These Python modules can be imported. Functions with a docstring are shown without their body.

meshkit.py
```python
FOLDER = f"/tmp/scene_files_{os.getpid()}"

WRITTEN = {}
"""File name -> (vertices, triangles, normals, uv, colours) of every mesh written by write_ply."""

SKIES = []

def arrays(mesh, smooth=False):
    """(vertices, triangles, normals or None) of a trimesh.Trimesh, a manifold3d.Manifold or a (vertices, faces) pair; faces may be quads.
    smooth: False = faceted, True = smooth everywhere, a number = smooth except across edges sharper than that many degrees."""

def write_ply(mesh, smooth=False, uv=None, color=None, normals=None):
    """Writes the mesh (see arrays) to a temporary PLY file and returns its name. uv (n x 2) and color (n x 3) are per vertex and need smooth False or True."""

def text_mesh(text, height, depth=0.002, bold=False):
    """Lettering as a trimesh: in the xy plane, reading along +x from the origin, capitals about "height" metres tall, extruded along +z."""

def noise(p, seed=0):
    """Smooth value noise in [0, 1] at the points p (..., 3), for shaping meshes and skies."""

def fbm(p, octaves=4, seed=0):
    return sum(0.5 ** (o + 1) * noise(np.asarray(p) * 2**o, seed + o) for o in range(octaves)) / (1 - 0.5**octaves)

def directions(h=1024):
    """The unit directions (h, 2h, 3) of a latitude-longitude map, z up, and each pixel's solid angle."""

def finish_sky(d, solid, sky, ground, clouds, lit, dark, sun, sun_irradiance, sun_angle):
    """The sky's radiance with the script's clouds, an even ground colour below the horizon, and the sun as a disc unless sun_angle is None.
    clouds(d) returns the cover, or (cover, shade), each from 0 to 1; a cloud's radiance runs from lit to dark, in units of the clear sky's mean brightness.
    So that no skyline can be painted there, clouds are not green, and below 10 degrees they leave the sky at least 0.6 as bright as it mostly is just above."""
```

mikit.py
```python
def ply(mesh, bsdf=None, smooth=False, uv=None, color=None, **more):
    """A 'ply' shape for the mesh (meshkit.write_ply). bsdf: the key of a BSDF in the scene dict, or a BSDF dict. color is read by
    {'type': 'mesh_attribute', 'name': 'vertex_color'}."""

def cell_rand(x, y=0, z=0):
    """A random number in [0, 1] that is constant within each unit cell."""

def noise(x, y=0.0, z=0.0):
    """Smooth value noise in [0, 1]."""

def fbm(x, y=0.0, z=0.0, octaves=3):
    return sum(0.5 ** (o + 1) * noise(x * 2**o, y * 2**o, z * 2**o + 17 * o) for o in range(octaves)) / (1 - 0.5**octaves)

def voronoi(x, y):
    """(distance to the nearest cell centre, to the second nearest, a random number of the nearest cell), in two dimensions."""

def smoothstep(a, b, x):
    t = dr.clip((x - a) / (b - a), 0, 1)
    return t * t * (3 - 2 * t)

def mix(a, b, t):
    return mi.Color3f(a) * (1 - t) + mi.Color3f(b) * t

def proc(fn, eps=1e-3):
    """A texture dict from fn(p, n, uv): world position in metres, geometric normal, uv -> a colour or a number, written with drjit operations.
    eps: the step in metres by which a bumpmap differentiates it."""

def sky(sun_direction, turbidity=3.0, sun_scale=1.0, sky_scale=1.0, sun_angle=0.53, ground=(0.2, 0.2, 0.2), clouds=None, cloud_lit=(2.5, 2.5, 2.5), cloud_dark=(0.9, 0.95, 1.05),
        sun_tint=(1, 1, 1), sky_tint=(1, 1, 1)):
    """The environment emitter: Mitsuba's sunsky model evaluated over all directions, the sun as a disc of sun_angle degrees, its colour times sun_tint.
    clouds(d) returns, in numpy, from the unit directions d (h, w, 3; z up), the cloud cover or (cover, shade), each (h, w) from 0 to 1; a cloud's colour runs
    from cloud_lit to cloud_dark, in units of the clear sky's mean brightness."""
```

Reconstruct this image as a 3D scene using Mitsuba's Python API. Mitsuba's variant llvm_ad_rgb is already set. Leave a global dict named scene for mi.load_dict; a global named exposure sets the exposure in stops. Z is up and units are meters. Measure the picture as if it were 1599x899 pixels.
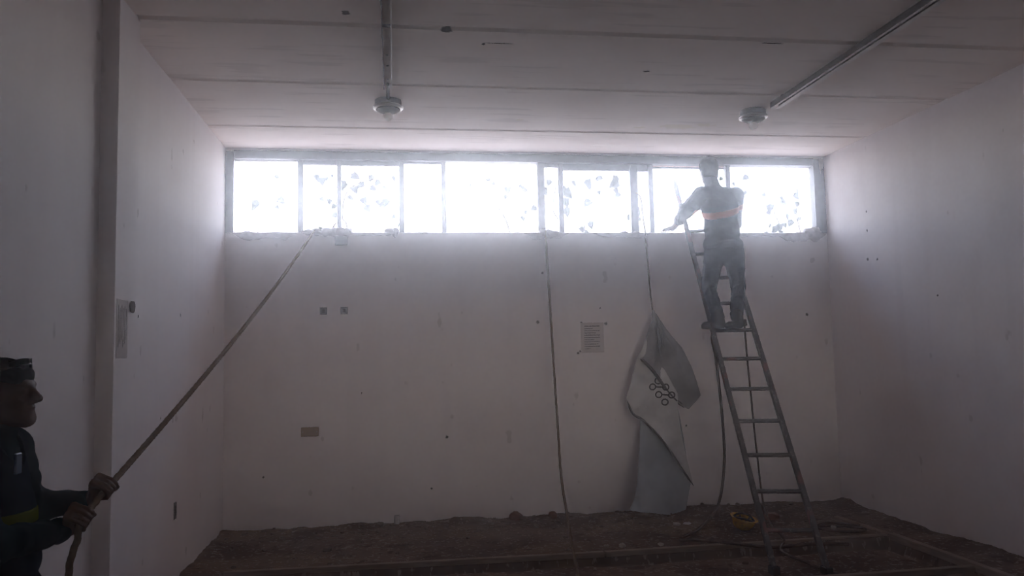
import math
import numpy as np
import trimesh
import manifold3d as m3
import drjit as dr
import mitsuba as mi
import mikit
import meshkit
from mikit import proc, noise, fbm, voronoi, smoothstep, mix

T = mi.ScalarTransform4f
scene, labels = {}, {}

# ------------------------------------------------------------------ camera, sky, exposure
FOCAL = 1285.66            # in pixels of the 1599 wide frame
YAW, PITCH, ROLL = 0.1445, 0.0832, -0.0212
EYE = np.array([0.0, 0.0, 1.564])
_f = np.array([math.sin(YAW) * math.cos(PITCH), math.cos(YAW) * math.cos(PITCH), math.sin(PITCH)])
_r0 = np.array([math.cos(YAW), -math.sin(YAW), 0.0])
_u0 = np.cross(_r0, _f)
_up = -_r0 * math.sin(ROLL) + _u0 * math.cos(ROLL)
scene['camera'] = {'type': 'perspective', 'fov': math.degrees(2 * math.atan(799.5 / FOCAL)), 'fov_axis': 'x',
                   'near_clip': 0.05, 'far_clip': 500.0,
                   'to_world': T().look_at(origin=EYE.tolist(), target=(EYE + _f).tolist(), up=_up.tolist()),
                   'medium': {'type': 'ref', 'id': 'glare_air'}}


def thin_cloud(d):
    c = meshkit.fbm(d * np.array([2.2, 2.2, 5.0]) + 3.1, 4, 5)
    return np.clip((c - 0.32) * 1.7, 0, .7), np.clip((c - 0.6) * 1.5, 0, 1) * 0.4


scene['sky'] = mikit.sky([0.10, -0.83, 0.55], turbidity=4.0, sun_scale=0.0, sky_scale=1.0, ground=(0.62, 0.56, 0.51), clouds=thin_cloud,
                         cloud_lit=(1.5, 1.5, 1.5), cloud_dark=(1.0, 1.02, 1.06), sky_tint=(1.15, .96, .93))
exposure = 5.9

# dusty haze added for lens glare round the windows: thin, scattering mostly forwards
scene['glare_air'] = {'type': 'homogeneous', 'albedo': {'type': 'rgb', 'value': [0.95, 0.95, 0.97]}, 'sigma_t': 0.033,
                     'phase': {'type': 'blendphase', 'weight': 0.35, 'a': {'type': 'hg', 'g': 0.97}, 'b': {'type': 'hg', 'g': 0.88}}}

# ------------------------------------------------------------------ room size (metres)
XL, XR, YB, YF, H = -1.56, 4.518, 8.004, -7.0, 3.6
SILL, HEAD = 2.79, 3.57       # the window strip in the back wall


# ------------------------------------------------------------------ helpers
def numbered(key):
    if key not in scene and key not in labels and not any(k.startswith(key + '__') for k in scene):
        return key
    n = 1
    while f'{key}_{n:03d}' in scene or f'{key}_{n:03d}' in labels or any(k.startswith(f'{key}_{n:03d}__') for k in scene):
        n += 1
    return f'{key}_{n:03d}'


def tag(key, label=None, cat=None, group=None, kind=None):
    d = labels.setdefault(key, {})
    for k, v in (('label', label), ('category', cat), ('group', group), ('kind', kind)):
        if v:
            d[k] = v
    return key


def obj(name, mesh, bsdf, parent=None, smooth=False, **more):
    key = numbered(f'{parent}__{name}' if parent else name)
    scene[key] = mikit.ply(mesh, bsdf, smooth=smooth, **more)
    return key


def copy(name, src, to_world, parent=None):
    key = numbered(f'{parent}__{name}' if parent else name)
    scene[key] = {**scene[src], 'to_world': to_world}
    return key


def thing(name, label, cat, group=None, kind=None):
    key = numbered(name)
    return tag(key, label, cat, group, kind)


def box(x0, x1, y0, y1, z0, z1, bev=0.0):
    if bev:
        b = bev
        pts = []
        for x in (x0, x1):
            for y in (y0, y1):
                for z in (z0, z1):
                    sx, sy, sz = (1 if x == x0 else -1), (1 if y == y0 else -1), (1 if z == z0 else -1)
                    pts += [(x + sx * b, y + sy * b, z), (x + sx * b, y, z + sz * b), (x, y + sy * b, z + sz * b)]
        m = m3.Manifold.hull_points(np.array(pts, float)).to_mesh()
        return trimesh.Trimesh(m.vert_properties[:, :3], m.tri_verts, process=False)
    m = trimesh.creation.box(extents=(x1 - x0, y1 - y0, z1 - z0))
    m.apply_translation(((x0 + x1) / 2, (y0 + y1) / 2, (z0 + z1) / 2))
    return m


def join(*ms):
    return trimesh.util.concatenate([m for x in ms for m in (x if isinstance(x, (list, tuple)) else [x])])


def spline(pts, n):
    """Catmull-Rom through the points, n samples."""
    p = np.asarray(pts, float)
    p = np.vstack([2 * p[0] - p[1], p, 2 * p[-1] - p[-2]])
    t = np.linspace(0, len(p) - 3 - 1e-9, n)
    i = t.astype(int)
    s = (t - i)[:, None]
    a, b, c, d = p[i], p[i + 1], p[i + 2], p[i + 3]
    return 0.5 * (2 * b + (c - a) * s + (2 * a - 5 * b + 4 * c - d) * s**2 + (3 * b - a - 3 * c + d) * s**3)


def tube(pts, radius, sides=8, twist=0.0, strands=0, depth=0.0):
    """A tube along the points; strands > 0 gives the section lobes that wind along it, as a laid rope has."""
    p = np.asarray(pts, float)
    n = len(p)
    t = np.gradient(p, axis=0)
    t /= np.linalg.norm(t, axis=1, keepdims=True)
    u = np.cross(t[0], [0.3, 0.2, 0.93])
    frames = []
    for k in range(n):
        u = u - t[k] * (u @ t[k])
        u /= np.linalg.norm(u)
        frames.append((u.copy(), np.cross(t[k], u)))
    r = np.broadcast_to(np.asarray(radius, float), (n,))
    L = np.concatenate([[0], np.cumsum(np.linalg.norm(np.diff(p, axis=0), axis=1))])
    a = np.arange(sides) * 2 * np.pi / sides
    V = []
    for k in range(n):
        rr = r[k] * (1 + (depth * np.cos(strands * a + twist * L[k]) if strands else 0 * a))
        V.append(p[k] + np.outer(rr * np.cos(a), frames[k][0]) + np.outer(rr * np.sin(a), frames[k][1]))
    V = np.vstack(V + [p[:1], p[-1:]])
    F = []
    for k in range(n - 1):
        for j in range(sides):
            q, w = k * sides + j, k * sides + (j + 1) % sides
            F += [(q, w, w + sides), (q, w + sides, q + sides)]
    e = n * sides
    for j in range(sides):
        F += [(e, (j + 1) % sides, j), (e + 1, (n - 1) * sides + j, (n - 1) * sides + (j + 1) % sides)]
    return trimesh.Trimesh(V, np.array(F), process=False)


def lathe(profile, sides=40, at=(0, 0, 0)):
    """Surface of revolution about z of (r, z) points."""
    p = np.asarray(profile, float)
    a = np.arange(sides) * 2 * np.pi / sides
    V = np.stack([p[:, :1] * np.cos(a), p[:, :1] * np.sin(a), np.repeat(p[:, 1:], sides, 1)], -1).reshape(-1, 3) + np.asarray(at)
    n = len(p)
    F = []
    for k in range(n - 1):
        for j in range(sides):
            q, w = k * sides + j, k * sides + (j + 1) % sides
            F += [(q, w, w + sides), (q, w + sides, q + sides)]
    return trimesh.Trimesh(V, np.array(F), process=True)


def grid_mesh(xs, ys, fz):
    """A height field z = fz(x, y) over the grid."""
    X, Y = np.meshgrid(xs, ys, indexing='ij')
    Z = fz(X, Y)
    nx, ny = X.shape
    i = np.arange(nx * ny).reshape(nx, ny)
    a, b, c, d = i[:-1, :-1].ravel(), i[1:, :-1].ravel(), i[1:, 1:].ravel(), i[:-1, 1:].ravel()
    return trimesh.Trimesh(np.stack([X, Y, Z], -1).reshape(-1, 3), np.vstack([np.stack([a, b, c], 1), np.stack([a, c, d], 1)]), process=False)


def lump(seed, size, res=2, rough=0.35):
    """An irregular chunk of rubble about the origin."""
    m = trimesh.creation.icosphere(subdivisions=res)
    v = m.vertices
    k = 0.65 + rough * 2 * (meshkit.fbm(v * 1.6 + seed * 7.3, 3, seed) - 0.15)
    m.vertices = np.clip(v * k[:, None], -0.82, 0.82) * np.asarray(size)
    return m


def moved(m, x, y, z, rz=0.0, rx=0.0):
    m = m.copy()
    m.apply_transform(trimesh.transformations.euler_matrix(rx, 0, rz))
    m.apply_translation((x, y, z))
    return m


def quads(n):
    return np.arange(n)


# ------------------------------------------------------------------ materials
def plaster_colour(base, stain, seed, spots=(), axis=0):
    """Off-white plaster with faint roller blotches, scuffs and the given specks (horizontal position, height, radius)."""
    def fn(p, n, uv):
        h = p.x if axis == 0 else p.y + p.x
        b = fbm(h * 1.3 + seed, p.z * 1.1, 2.0 + seed, 4)
        g = fbm(h * 38 + seed, p.z * 34, seed, 2)
        c = mix(base, stain, 0.45 * smoothstep(0.45, 0.8, b) + 0.22 * (g - 0.5))
        s = fbm(h * 9 + 4.0 * seed, p.z * 6.0, 1.7, 3)
        c = mix(c, (0.34, 0.30, 0.28), 0.3 * smoothstep(0.745, 0.80, s))
        run = fbm(h * 6.0, p.z * 0.5 + seed, 3.0, 3)
        c = mix(c, stain, 0.16 * smoothstep(0.5, 0.75, run))
        if axis:
            c = mix(c, (.27, .255, .245), smoothstep(-.88, -.92, p.y))      # unseen hall walls behind the partition, darkened to cut bounce light
        for (a, z, r) in spots:
            w = noise(h * 90, p.z * 90, a) * 0.7 + 0.55
            d = dr.sqrt(dr.square((p.x if axis == 0 else p.y) - a) + dr.square(p.z - z)) / (r * w)
            c = mix(c, (0.07, 0.06, 0.06), 0.85 * (1 - smoothstep(0.75, 1.05, d)))
        return c
    return proc(fn)


def bumpy(inner, scale, fn, eps=2e-3):
    return {'type': 'bumpmap', 'arbitrary': proc(fn, eps), 'scale': scale, 'bsdf': inner}


def wall_relief(p, n, uv):
    return fbm(p.x * 60 + p.y * 60, p.z * 60, 1.0, 3) * 0.35 + fbm(p.x * 4 + p.y * 4, p.z * 4, 5.0, 2)


def diff(c):
    return {'type': 'twosided', 'bsdf': {'type': 'diffuse', 'reflectance': c if isinstance(c, dict) else {'type': 'rgb', 'value': list(c)}}}


def prin(c, rough=0.5, metal=0.0, **k):
    return {'type': 'twosided', 'bsdf': {'type': 'principled', 'base_color': c if isinstance(c, dict) else {'type': 'rgb', 'value': list(c)},
                                         'roughness': rough, 'metallic': metal, **k}}


back_spots = [(1.416, 1.897, .02), (2.049, 2.028, .012), (1.855, 1.884, .016), (2.103, 1.874, .017), (1.814, 1.587, .016), (1.835, 1.603, .012),
              (4.247, 1.934, .018), (0.504, 0.81, .018), (1.473, 2.386, .016), (2.9, .84, .013), (-1.2, .5, .012), (0.35, 0.33, .012), (-0.3, 1.25, .008)]
left_spots = [(5.205, 1.906, .018), (6.395, 1.923, .014), (5.371, 1.861, .013), (5.9, 1.2, .01)]
right_spots = [(7.264, 2.884, .014), (7.272, 2.70, .015), (7.289, 2.422, .02), (7.132, 2.403, .016), (6.3, 2.0, .012)]
scene['plaster_back'] = bumpy(diff(plaster_colour((.755, .71, .71), (.655, .60, .60), 1.0, back_spots)), 0.004, wall_relief)
scene['plaster_left'] = bumpy(diff(plaster_colour((.80, .755, .755), (.72, .66, .655), 2.3, left_spots, 1)), 0.004, wall_relief)
scene['plaster_right'] = bumpy(diff(plaster_colour((.72, .685, .69), (.60, .555, .555), 4.1, right_spots, 1)), 0.006, wall_relief)


def ceiling_colour(p, n, uv):
    b = fbm(p.x * 0.9, p.y * 1.5, 3.0, 4)
    g = fbm(p.x * 45, p.y * 45, 3.0, 2)
    c = mix((.90, .82, .775), (.83, .75, .705), 0.7 * smoothstep(.35, .75, b) + 0.25 * (g - .5))
    s = fbm(p.x * 2.0, p.y * 14, 7.0, 3)
    c = mix(c, (.58, .52, .49), .25 * smoothstep(.64, .76, s))
    for (x, y, rx, ry) in ((-.258, 4.77, .026, .03), (.345, 4.972, .04, .03), (1.829, 5.585, .03, .016), (.599, 5.17, .014, .02), (.70, 5.15, .11, .007), (2.5, 4.99, .09, .008)):
        w = noise(p.x * 60, p.y * 60, x) * .7 + .6
        d = dr.sqrt(dr.square((p.x - x) / rx) + dr.square((p.y - y) / ry)) / w
        c = mix(c, (.06, .05, .05), .9 * (1 - smoothstep(.8, 1.1, d)))
    for (x, y, rx, ry) in ((2.55, 6.98, .20, .10), (2.78, 6.92, .12, .06), (1.099, 6.86, .04, .03), (2.2, 7.03, .07, .04)):
        w = noise(p.x * 25, p.y * 25, x) * .9 + .4
        d = dr.sqrt(dr.square((p.x - x) / rx) + dr.square((p.y - y) / ry)) / w
        c = mix(c, (.80, .72, .62), .75 * (1 - smoothstep(.7, 1.05, d)))
    return c


scene['concrete_ceiling'] = bumpy(diff(proc(ceiling_colour)), 0.006, lambda p, n, uv: fbm(p.x * 55, p.y * 55, 1.0, 3) * .5 + fbm(p.x * 3, p.y * 20, 2.0, 2) * .25)


def dirt_colour(p, n, uv):
    b = fbm(p.x * 2.2, p.y * 3.0, 1.0, 4)
    g = fbm(p.x * 40, p.y * 40, 2.0, 3)
    c = mix((.135, .098, .08), (.085, .058, .048), smoothstep(.3, .7, b))
    c = mix(c, (.16, .112, .075), .6 * smoothstep(.5, .72, fbm(p.x * 1.5 + 9, p.y * 1.5, 4.0, 3)))
    c = mix(c, (.26, .225, .20), .5 * smoothstep(.62, .74, g))
    return mix(c, (.06, .045, .04), .6 * smoothstep(.66, .78, fbm(p.x * 13 + 3, p.y * 13, 6.0, 3)))


scene['dirt'] = bumpy(diff(proc(dirt_colour)), 0.012, lambda p, n, uv: fbm(p.x * 60, p.y * 60, p.z * 30, 3))
scene['concrete_dark'] = diff(proc(lambda p, n, uv: mix((.30, .28, .27), (.22, .205, .20), fbm(p.x * 2, p.z * 2, 1.0, 4))))  # for the unseen walls, toned dark to hold bounce light down
scene['mortar'] = bumpy(diff(proc(lambda p, n, uv: mix((.46, .42, .42), (.30, .27, .27), fbm(p.x * 30, p.y * 30, p.z * 30, 3)))), .006,
                        lambda p, n, uv: fbm(p.x * 80, p.y * 80, p.z * 80, 3))
scene['clod'] = diff(proc(lambda p, n, uv: mix((.17, .13, .11), (.10, .075, .06), fbm(p.x * 9, p.y * 9, 1.0, 3))))
scene['brick_red'] = bumpy(diff(proc(lambda p, n, uv: mix((.17, .085, .065), (.12, .07, .055), fbm(p.x * 40, p.y * 40, p.z * 40, 3)))), .004,
                           lambda p, n, uv: fbm(p.x * 90, p.y * 90, p.z * 90, 3))
scene['eave_paint'] = diff(proc(lambda p, n, uv: mix((.42, .20, .16), (.34, .17, .14), fbm(p.x * 3, p.y * 3, p.z * 3, 3))))
scene['white_rubble'] = diff(proc(lambda p, n, uv: mix((.40, .36, .33), (.26, .23, .21), fbm(p.x * 40, p.y * 40, p.z * 40, 3))))
scene['frame_paint'] = prin(proc(lambda p, n, uv: mix((.12, .12, .14), (.095, .09, .10), fbm(p.x * 20, p.y * 20, p.z * 14, 3))), .5)
scene['glass'] = {'type': 'thindielectric', 'int_ior': 1.5}
scene['wood'] = diff(proc(lambda p, n, uv: mix((.27, .215, .18), (.15, .115, .095), fbm(p.x * 8, p.y * 8, p.z * 40, 3))))
scene['steel'] = prin(proc(lambda p, n, uv: mix((.50, .49, .48), (.30, .27, .25), smoothstep(.35, .75, fbm(p.x * 25, p.y * 25, p.z * 25, 3)))), .38, .85)
scene['channel_white'] = prin((.78, .76, .73), .4)
scene['socket_metal'] = prin((.36, .35, .34), .3, .9)
scene['dark_metal'] = prin((.035, .034, .036), .6)
scene['bulb_glass'] = {'type': 'principledthin', 'base_color': {'type': 'rgb', 'value': [.9, .88, .85]}, 'roughness': .3, 'diff_trans': 1.6, 'spec_trans': 0.0}
scene['rope_tan'] = diff(proc(lambda p, n, uv: mix((.22, .165, .12), (.13, .095, .07), fbm(p.x * 70, p.y * 70, p.z * 70, 2))))
scene['cord_brown'] = diff(proc(lambda p, n, uv: mix((.17, .12, .085), (.10, .07, .05), fbm(p.x * 60, p.y * 60, p.z * 60, 2))))
scene['hose_black'] = prin(proc(lambda p, n, uv: mix((.045, .032, .028), (.09, .055, .04), smoothstep(.45, .7, fbm(p.x * 15, p.y * 15, p.z * 15, 3)))), .55)


def ladder_colour(p, n, uv):
    c = mix((.12, .115, .12), (.075, .07, .07), fbm(p.x * 18, p.y * 18, p.z * 18, 3))
    c = mix(c, (.22, .21, .20), .5 * smoothstep(.64, .74, fbm(p.x * 40, p.y * 40, p.z * 40 + 5, 2)))
    return mix(c, (.24, .10, .09), .7 * smoothstep(.60, .72, fbm(p.x * 7 + 2, p.y * 7, p.z * 7, 2)))


scene['ladder_paint'] = prin(proc(ladder_colour), .5, .15)
scene['leaf'] = {'type': 'principledthin', 'base_color': {'type': 'rgb', 'value': [.018, .024, .012]}, 'roughness': .6, 'diff_trans': .10, 'spec_trans': 0.0}
scene['stem'] = diff((.09, .07, .05))
scene['box_grey'] = prin((.16, .16, .17), .5, .2)
scene['box_dark'] = diff((.05, .05, .05))
scene['cover_tan'] = prin((.36, .27, .20), .5)
scene['paper'] = diff(proc(lambda p, n, uv: mix((.60, .55, .54), (.50, .455, .44), fbm(p.x * 12 + p.y * 12, p.z * 12, 1.0, 3))))
scene['ink'] = diff((.20, .18, .18))
scene['helmet_yellow'] = prin(proc(lambda p, n, uv: mix((.36, .185, .02), (.24, .125, .025), smoothstep(.45, .7, fbm(p.x * 25, p.y * 25, p.z * 25, 3)))), .4)
scene['black_plastic'] = prin((.02, .02, .022), .5)


def tarp_colour(base, dark):
    def fn(p, n, uv):
        c = mix(base, dark, smoothstep(.35, .75, fbm(p.x * 5, p.y * 5, p.z * 5, 4)))
        return mix(c, dark, .25 * noise(p.x * 260, p.y * 20, p.z * 260))
    return proc(fn)


scene['tarp_light'] = prin(tarp_colour((.56, .55, .55), (.42, .41, .41)), .42)
scene['tarp_dark'] = prin(tarp_colour((.27, .265, .27), (.19, .185, .19)), .45)
scene['tarp_blue'] = prin(tarp_colour((.33, .355, .385), (.26, .28, .305)), .42)
scene['tarp_fold_shade'] = prin((.10, .097, .10), .5)  # shade under the tarp folds, put into the edge colour
scene['print_black'] = diff((.045, .04, .045))

# ------------------------------------------------------------------ the room shell
TH = 0.2
wb = [box(XL - TH, XR + TH, YB, YB + TH, -.1, SILL), box(XL - TH, XL, YB, YB + TH, SILL, HEAD), box(XR, XR + TH, YB, YB + TH, SILL, HEAD),
      box(XL - TH, XR + TH, YB, YB + TH, HEAD, H + .2)]
wall_back = tag(obj('wall_back', join(wb), 'plaster_back'), 'off-white plaster back wall with stains below the long window strip', kind='structure')
wall_left = tag(obj('wall_left', box(XL - TH, XL, YF - TH, YB, -.1, H + .2), 'plaster_left'), 'off-white plaster side wall on the left', kind='structure')
tag(obj('pillar', box(XL - .02, XL + .09, 4.645, 5.01, -.1, H + .02), 'plaster_left', wall_left), 'shallow plastered pilaster')
wall_right = tag(obj('wall_right', box(XR, XR + TH, YF - TH, YB, -.1, H + .2), 'plaster_right'), 'off-white scuffed plaster side wall on the right', kind='structure')
# behind the camera: an added, unseen partition whose opening trims the light, and beyond it a dim hall whose window lights the back wall through that opening
DO = (0.9, 3.4, 2.3)
DS = 1.5
DY = -.9
wd = [box(XL - .05, DO[0], DY - .15, DY, -.1, H + .05), box(DO[1], XR + .05, DY - .15, DY, -.1, H + .05), box(DO[0], DO[1], DY - .15, DY, DO[2], H + .05), box(DO[0], DO[1], DY - .15, DY, -.1, DS)]
tag(obj('added_partition', join(wd), 'concrete_dark'), 'unseen dark partition added behind the camera, its opening shaped to trim the light', kind='structure')
FO = (0.1, 4.4, 1.95, 3.0)
wf = [box(XL - TH, FO[0], YF - TH, YF, -.1, H + .2), box(FO[1], XR + TH, YF - TH, YF, -.1, H + .2), box(FO[0], FO[1], YF - TH, YF, -.1, FO[2]),
      box(FO[0], FO[1], YF - TH, YF, FO[3], H + .2)]
tag(obj('wall_rear', join(wf), 'concrete_dark'), 'end wall of the unseen hall behind the camera, toned dark to cut bounce light, with a window opening', kind='structure')
fr = [box(FO[0], FO[1], YF - .12, YF - .07, FO[2], FO[2] + .04), box(FO[0], FO[1], YF - .12, YF - .07, FO[3] - .04, FO[3])]
fr += [box(x - .02, x + .02, YF - .12, YF - .07, FO[2] + .04, FO[3] - .04) for x in np.linspace(FO[0] + .02, FO[1] - .02, 4)]
tag(obj('window_2', join(fr), 'frame_paint'), 'steel window frame in the end wall of the hall', kind='structure')

# the ceiling: precast slabs side by side with open joints
ceiling = tag(obj('ceiling', box(XL - TH, XR + TH, YF - TH, YB + TH, H + .03, H + .25), 'concrete_ceiling'), 'grey concrete ceiling of long slabs with dark joints', kind='structure')
joints = [YF, -5.45, -4.3, -3.2, -2.05, -.9, .3, 1.45, 2.6, 3.78, 4.94, 6.03, 7.21, YB]
rng = np.random.default_rng(4)
for a, b in zip(joints[:-1], joints[1:]):
    drop = rng.uniform(0, .008)
    slab = box(XL - .05, XR + .05, a + .005, b - .005, H - drop, H + .06, bev=.024)
    obj('slab', slab, 'concrete_ceiling', ceiling)

# the painted roof overhang outside, its edge just showing at the top of the panes
tag(obj('roof_overhang', box(XL - TH, XR + TH, YB + TH, 8.56, H, H + .2, .01), 'eave_paint'), 'narrow reddish roof overhang outside above the window strip', kind='structure')

# the floor: bare dirt and adhesive, dug lower inside the battens, heaped along the walls
BAT_Y, BAT_Y2, BAT_X = 6.44, 5.40, 4.06


def floor_z(x, y):
    P = np.stack([x, y, 0 * x], -1)
    z = .022 * (meshkit.fbm(P * 2.3, 4, 1) - .5) + .02 * (meshkit.fbm(P * 9, 3, 2) - .5) + .008 * (meshkit.fbm(P * 28, 2, 3) - .5)
    rim = np.clip((y - (BAT_Y - .02)) / .05, 0, 1)
    rimx = np.clip((x - (BAT_X - .02)) / .05, 0, 1)
    border = np.maximum(rim, rimx)
    z += .035 * border
    heap = np.exp(-((YB - y) / .22) ** 2) + .9 * np.exp(-((XR - x) / .2) ** 2) + .7 * np.exp(-((x - XL) / .2) ** 2) * (y > 5.2)
    z += heap * .055 * np.clip(meshkit.fbm(P * 3.1 + 5, 3, 7) - .12, 0, 1)
    z += .07 * np.exp(-((x - 3.0) / .9) ** 2 - ((y - 7.75) / .28) ** 2) * meshkit.fbm(P * 5, 3, 9)
    for c in (BAT_Y, BAT_Y2):      # the slots left where the old battens were torn out
        z -= .032 * (np.tanh((y - c + .19) / .035) - np.tanh((y - c + .024) / .01)) * (x < BAT_X)
    z -= .032 * (np.tanh((x - BAT_X + .17) / .03) - np.tanh((x - BAT_X + .024) / .01)) * (y < BAT_Y)
    z -= .035 * np.exp(-((x - 1.83) / .14) ** 2 - ((y - 6.2) / .12) ** 2)
    return z - .02


floor = grid_mesh(np.arange(XL - .03, XR + .04, .02), np.concatenate([np.arange(YF - .1, 4.4, .15), np.arange(4.4, YB + .03, .016)]), floor_z)
floor = tag(obj('floor', floor, 'dirt', smooth=True), 'bare brown dirt floor with rubble heaped along the walls', kind='structure')

# ------------------------------------------------------------------ the window strip
win = tag('window_1', 'long strip of steel windows under the ceiling, overexposed daylight behind', kind='structure')
YW0, YW1 = YB + .05, YB + .10


def bar(name, x0, x1, z0, z1, y0=YW0, y1=YW1):
    return obj(name, box(x0, x1, y0, y1, z0, z1, .004), 'frame_paint', win)


bar('jamb', XL - .01, -1.486, SILL - .005, HEAD, YB - .006)
bar('jamb', 4.402, XR + .01, SILL - .005, HEAD, YB - .006)
bar('head_frame', -1.486, 4.402, 3.50, HEAD + .01, YB - .012)
bar('sill_frame', -1.486, 4.402, SILL - .02, SILL + .006)
mull = [(-.898, -.847), (-.526, -.486), (.072, .121), (.487, .531), (1.452, 1.524), (1.667, 1.716), (2.415, 2.494), (2.612, 2.660), (3.444, 3.494)]
for a, b in mull:
    bar('mullion', a, b, SILL, 3.505, YB + .035)
edges = [-1.486] + [v for m in mull for v in m] + [4.402]
bays = list(zip(edges[::2], edges[1::2]))
tops = [3.492, 3.462, 3.460, None, 3.500, 3.465, 3.437, 3.435, None, 3.497]
for (a, b), t in zip(bays, tops):
    if t is None:
        bar('transom', a, b, 3.468 if a > 2 else 3.483, 3.487 if a > 2 else 3.505)
        continue
    if t < 3.5:
        bar('top_rail', a, b, t, 3.505)
for k in (0, 2, 4, 6, 9):
    a, b = bays[k]
    t = tops[k]
    obj('pane', (np.array([[a, YW0 + .025, SILL], [b, YW0 + .025, SILL], [b, YW0 + .025, t], [a, YW0 + .025, t]]), np.array([[0, 1, 2], [0, 2, 3]])), 'glass', win)

# rough mortar left along the sill and ragged plaster below it
rng = np.random.default_rng(11)
for x, w, h in ((-.80, .07, .05), (-.72, .06, .06), (-.63, .06, .065), (-.56, .05, .07), (-.50, .06, .075), (-.43, .06, .07), (-.02, .07, .06), (.03, .05, .07),
                (1.56, .05, .05), (1.62, .05, .03), (1.49, .05, .06), (2.33, .05, .03), (2.46, .05, .03), (4.33, .08, .07), (4.22, .06, .02), (4.41, .07, .09), (-1.36, .08, .025), (-1.1, .08, .018), (.3, .09, .012), (3.0, .07, .02)):
    obj('mortar_lump', moved(lump(int(rng.integers(1, 99)), (w, .055, h)), x, YB + .035, SILL - .004), 'mortar', wall_back, smooth=40)


def ragged_patch(x0, x1, z0, z1, seed, proud=.008):
    """A ragged-edged sheet of old plaster standing a little proud of the back wall."""
    n = 40
    s = np.linspace(0, 1, n)
    up = z1 + .012 * (meshkit.fbm(np.stack([s * 9, s * 0, s * 0], -1) + seed, 3, seed) - .5)
    lo = z1 - (z1 - z0) * np.minimum(1, 5 * np.minimum(s, 1 - s) + .08) * (1 - .7 * meshkit.fbm(np.stack([s * 6, s * 0 + 3, s * 0], -1) + seed, 4, seed))
    xs = x0 + (x1 - x0) * s
    from shapely.geometry import Polygon
    poly = Polygon(list(zip(xs, up)) + list(zip(xs[::-1], lo[::-1]))).buffer(0)
    poly = poly if poly.geom_type == 'Polygon' else max(poly.geoms, key=lambda g: g.area)
    m = trimesh.creation.extrude_polygon(poly, proud + .01, engine='earcut')
    m.apply_transform(np.array([[1, 0, 0, 0], [0, 0, -1, YB + .01], [0, 1, 0, 0], [0, 0, 0, 1.0]]))
    return m


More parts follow.
